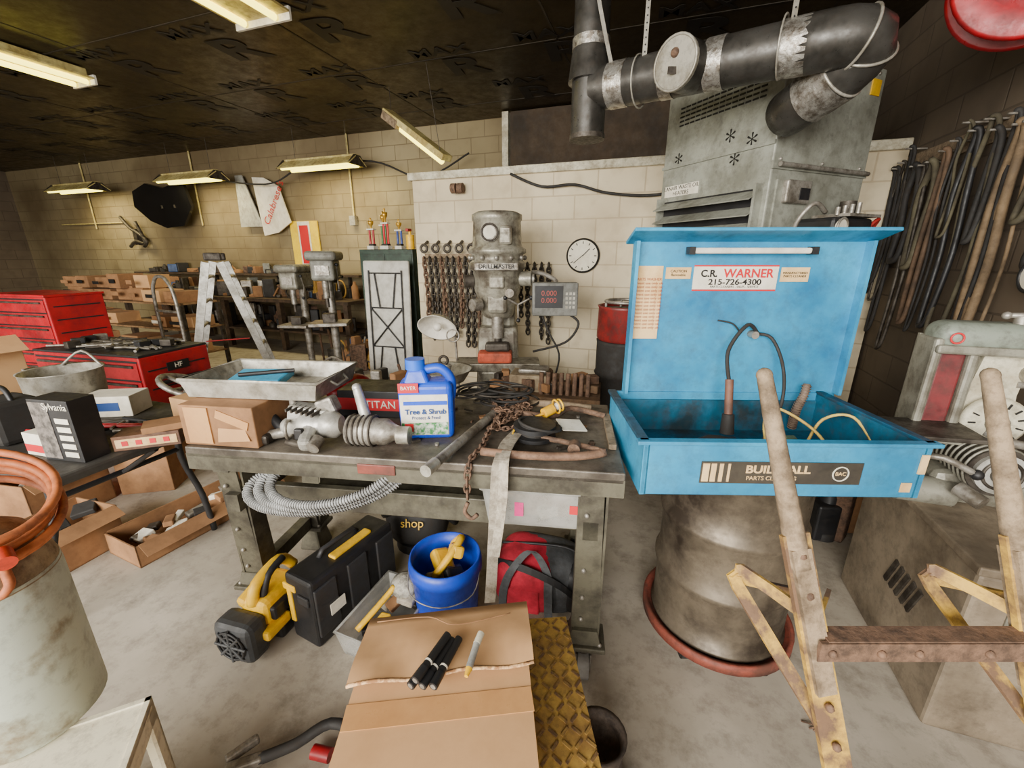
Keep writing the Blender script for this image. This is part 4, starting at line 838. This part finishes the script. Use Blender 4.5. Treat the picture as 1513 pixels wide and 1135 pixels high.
b=RB('exhaust_bracket',-9.7,5.76,0); b.tube([(-.3,0,2.2),(-.1,0,2.0),(.1,0,1.9),(.3,0,1.75),(.2,0,1.65)],.03,dsteel,k=4); b.tube([(-.2,0,1.65),(.0,0,1.75),(.25,0,1.72),(.1,0,2.1)],.03,dsteel,k=4); b.bb(-.05,.05,0,.09,1.68,1.98,dsteel); b.done()
b=RB('long_workbench',-6.9,5.45,0)
dwd=mat('dark_bench_wood',(84,66,48),(56,44,32),.8,scale=9)
b.bb(-2.6,2.6,-.35,.35,.78,.83,dwd); 
for x in (-2.5,-1.2,0,1.2,2.5): b.bb(x-.04,x+.04,-.3,-.22,0,.78,dwd); b.bb(x-.04,x+.04,.2,.28,0,.78,dwd)
b.bb(-2.6,2.6,-.3,.3,.3,.33,dwd); b.done()
def clutter(name,s,t,z,L,D,n,hmax,pal,seed):
    random.seed(seed); b=RB(name,s,t,z)
    for i in range(n):
        h=random.uniform(.04,hmax); x=random.uniform(-L/2,L/2); y=random.uniform(-D/2,D/2); m_=random.choice(pal); k=random.random()
        if k<.5: b.box((x,y,h/2+.001),(random.uniform(.06,.22),random.uniform(.05,.15),h),m_,rot=(0,0,random.uniform(0,90)),bev=.012)
        elif k<.75: r_=random.uniform(.03,.08); b.lathe([(r_,0.001),(r_,h*.7),(r_*.5,h*.85),(r_*.4,h)],(x,y,0),m_,n=14)
        elif k<.9: b.ring((x,y,.015+h/2),h/2,.012,m_,ax=(random.random(),1,0),n=16,k=6)
        else: b.cyl((x,y,.02),(x+random.uniform(-.2,.2),y+.05,h),.015,m_,n=8)
    b.done()
pal=[dsteel,steel,rust,rubber,black,cardd,dsteel,rust,rubber,dsteel,mat('tool_blue',(50,80,130),(36,62,105),.5),cardd,mat('tool_ochre',(170,130,50),(130,98,40),.6),grey]
clutter('bench_tools_pile',-6.9,5.45,.831,5.0,.4,120,.3,pal,3)
clutter('underbench_parts_pile',-6.9,5.45,.331,4.6,.3,70,.38,pal[:6],4)
clutter('floor_parts_pile',-4.0,5.35,0,1.2,.4,46,.55,pal[:7],5)
clutter('scrap_parts_pile',-2.6,3.2,0,.9,.5,40,.5,pal[:6],9)
clutter('drill_stand_parts_pile',-3.9,4.6,0,.8,.4,34,.5,pal,15)
clutter('machine_parts_pile',1.2,2.6,0,.5,.4,34,.75,pal[:6],12)
b=RB('storage_shelf',-6.8,5.68,0); b.bb(-2.8,2.4,-.15,.15,1.16,1.19,dwd)
for x in (-2.4,-1,.5,2): b.bb(x-.015,x+.015,.1,.15,.84,1.16,dsteel)
b.done()
clutter('shelf_parts_pile',-7.4,5.66,1.191,3.6,.12,54,.17,pal,8)
b=RB('wall_conduit',0,5.82,0)
for s_ in (-4.6,-7.9,-10.9): b.cyl((s_,0,2.0),(s_,0,3.2),.015,fixm,n=8)
b.cyl((-12,0,2.1),(-10,0,2.1),.012,fixm,n=8); b.box((-4.6,-.02,2.0),(.1,.08,.14),galv); b.done()
b=RB('lamp_power_cord',0,5.55,0); b.tube([(-7.6,0,2.75),(-6,.0,2.55),(-5.2,0,2.75),(-4.0,.0,2.75),(-3.2,0,2.5),(-2.5,0,2.75)],.012,rubber,k=6); b.done()
# floor small things
b=B('pipe_wrench',(-.62,.93,0),20)
b.tube([(-.15,0,.03),(-.05,.0,.04),(.05,.02,.05),(.14,-.03,.03)],.016,rubber,k=4); b.box((-.19,.0,.03),(.1,.03,.03),steel,bev=.006); b.box((-.2,.04,.04),(.09,.02,.03),steel,rot=(0,0,25),bev=.006); b.cyl((.0,-.03,.025),(.05,-.06,.025),.02,red); b.done()
b=B('work_boot',(.25,.86,0),15)
lm=mat('worn_leather',(84,72,62),(50,42,36),.8,scale=20,bump=.6)
b.lathe([(.06,.02),(.075,.05),(.07,.1),(.075,.14),(.08,.165),(.068,.16),(.06,.1),(0,.07)],(0,0,0),lm,n=22,cap=False); b.ball((0,-.1,.05),.07,lm,(.85,1.7,.7)); b.box((0,-.05,.012),(.13,.3,.024),rubber,bev=.01); b.done()
b=B('dry_leaf_debris',(1.0,.98,.0),0)
for i in range(6): b.tube([(random.uniform(-.05,.05),random.uniform(-.03,.03),.004),(0,0,.014),(random.uniform(-.05,.05),random.uniform(-.03,.03),.004)],.003,rust,n=4)
b.done()

# ---------------- lighting
def area(name,loc,tgt,sx,sy,e,col):
    l=bpy.data.lights.new(name,'AREA'); l.shape='RECTANGLE'; l.size=sx; l.size_y=sy; l.energy=e; l.color=col
    o=bpy.data.objects.new(name,l); bpy.context.collection.objects.link(o); o.location=loc
    o.rotation_euler=(V(tgt)-V(loc)).to_track_quat('-Z','Y').to_euler()
area('door_daylight',W(-1.4,-4.4,2.5),W(-1.2,3,.8),6,3.2,1250,(1,.96,.89))
area('left_fill_light',W(-6.5,-4.2,2.4),W(-6,5,1.4),3,3,190,(1,.9,.72))  # unseen fill light outside the open front, brightens the left of the room
w=bpy.data.worlds.new('sky'); bpy.context.scene.world=w; w.use_nodes=True; bg=w.node_tree.nodes['Background']; bg.inputs[0].default_value=(1,.97,.92,1); bg.inputs[1].default_value=1.15
cam=bpy.data.cameras.new('camera'); co=bpy.data.objects.new('camera',cam); bpy.context.collection.objects.link(co)
cam.sensor_width=36; cam.lens=36*620/1513; cam.clip_start=.02; co.location=(0,0,1.48); co.rotation_euler=(math.radians(73),0,0)
bpy.context.scene.camera=co
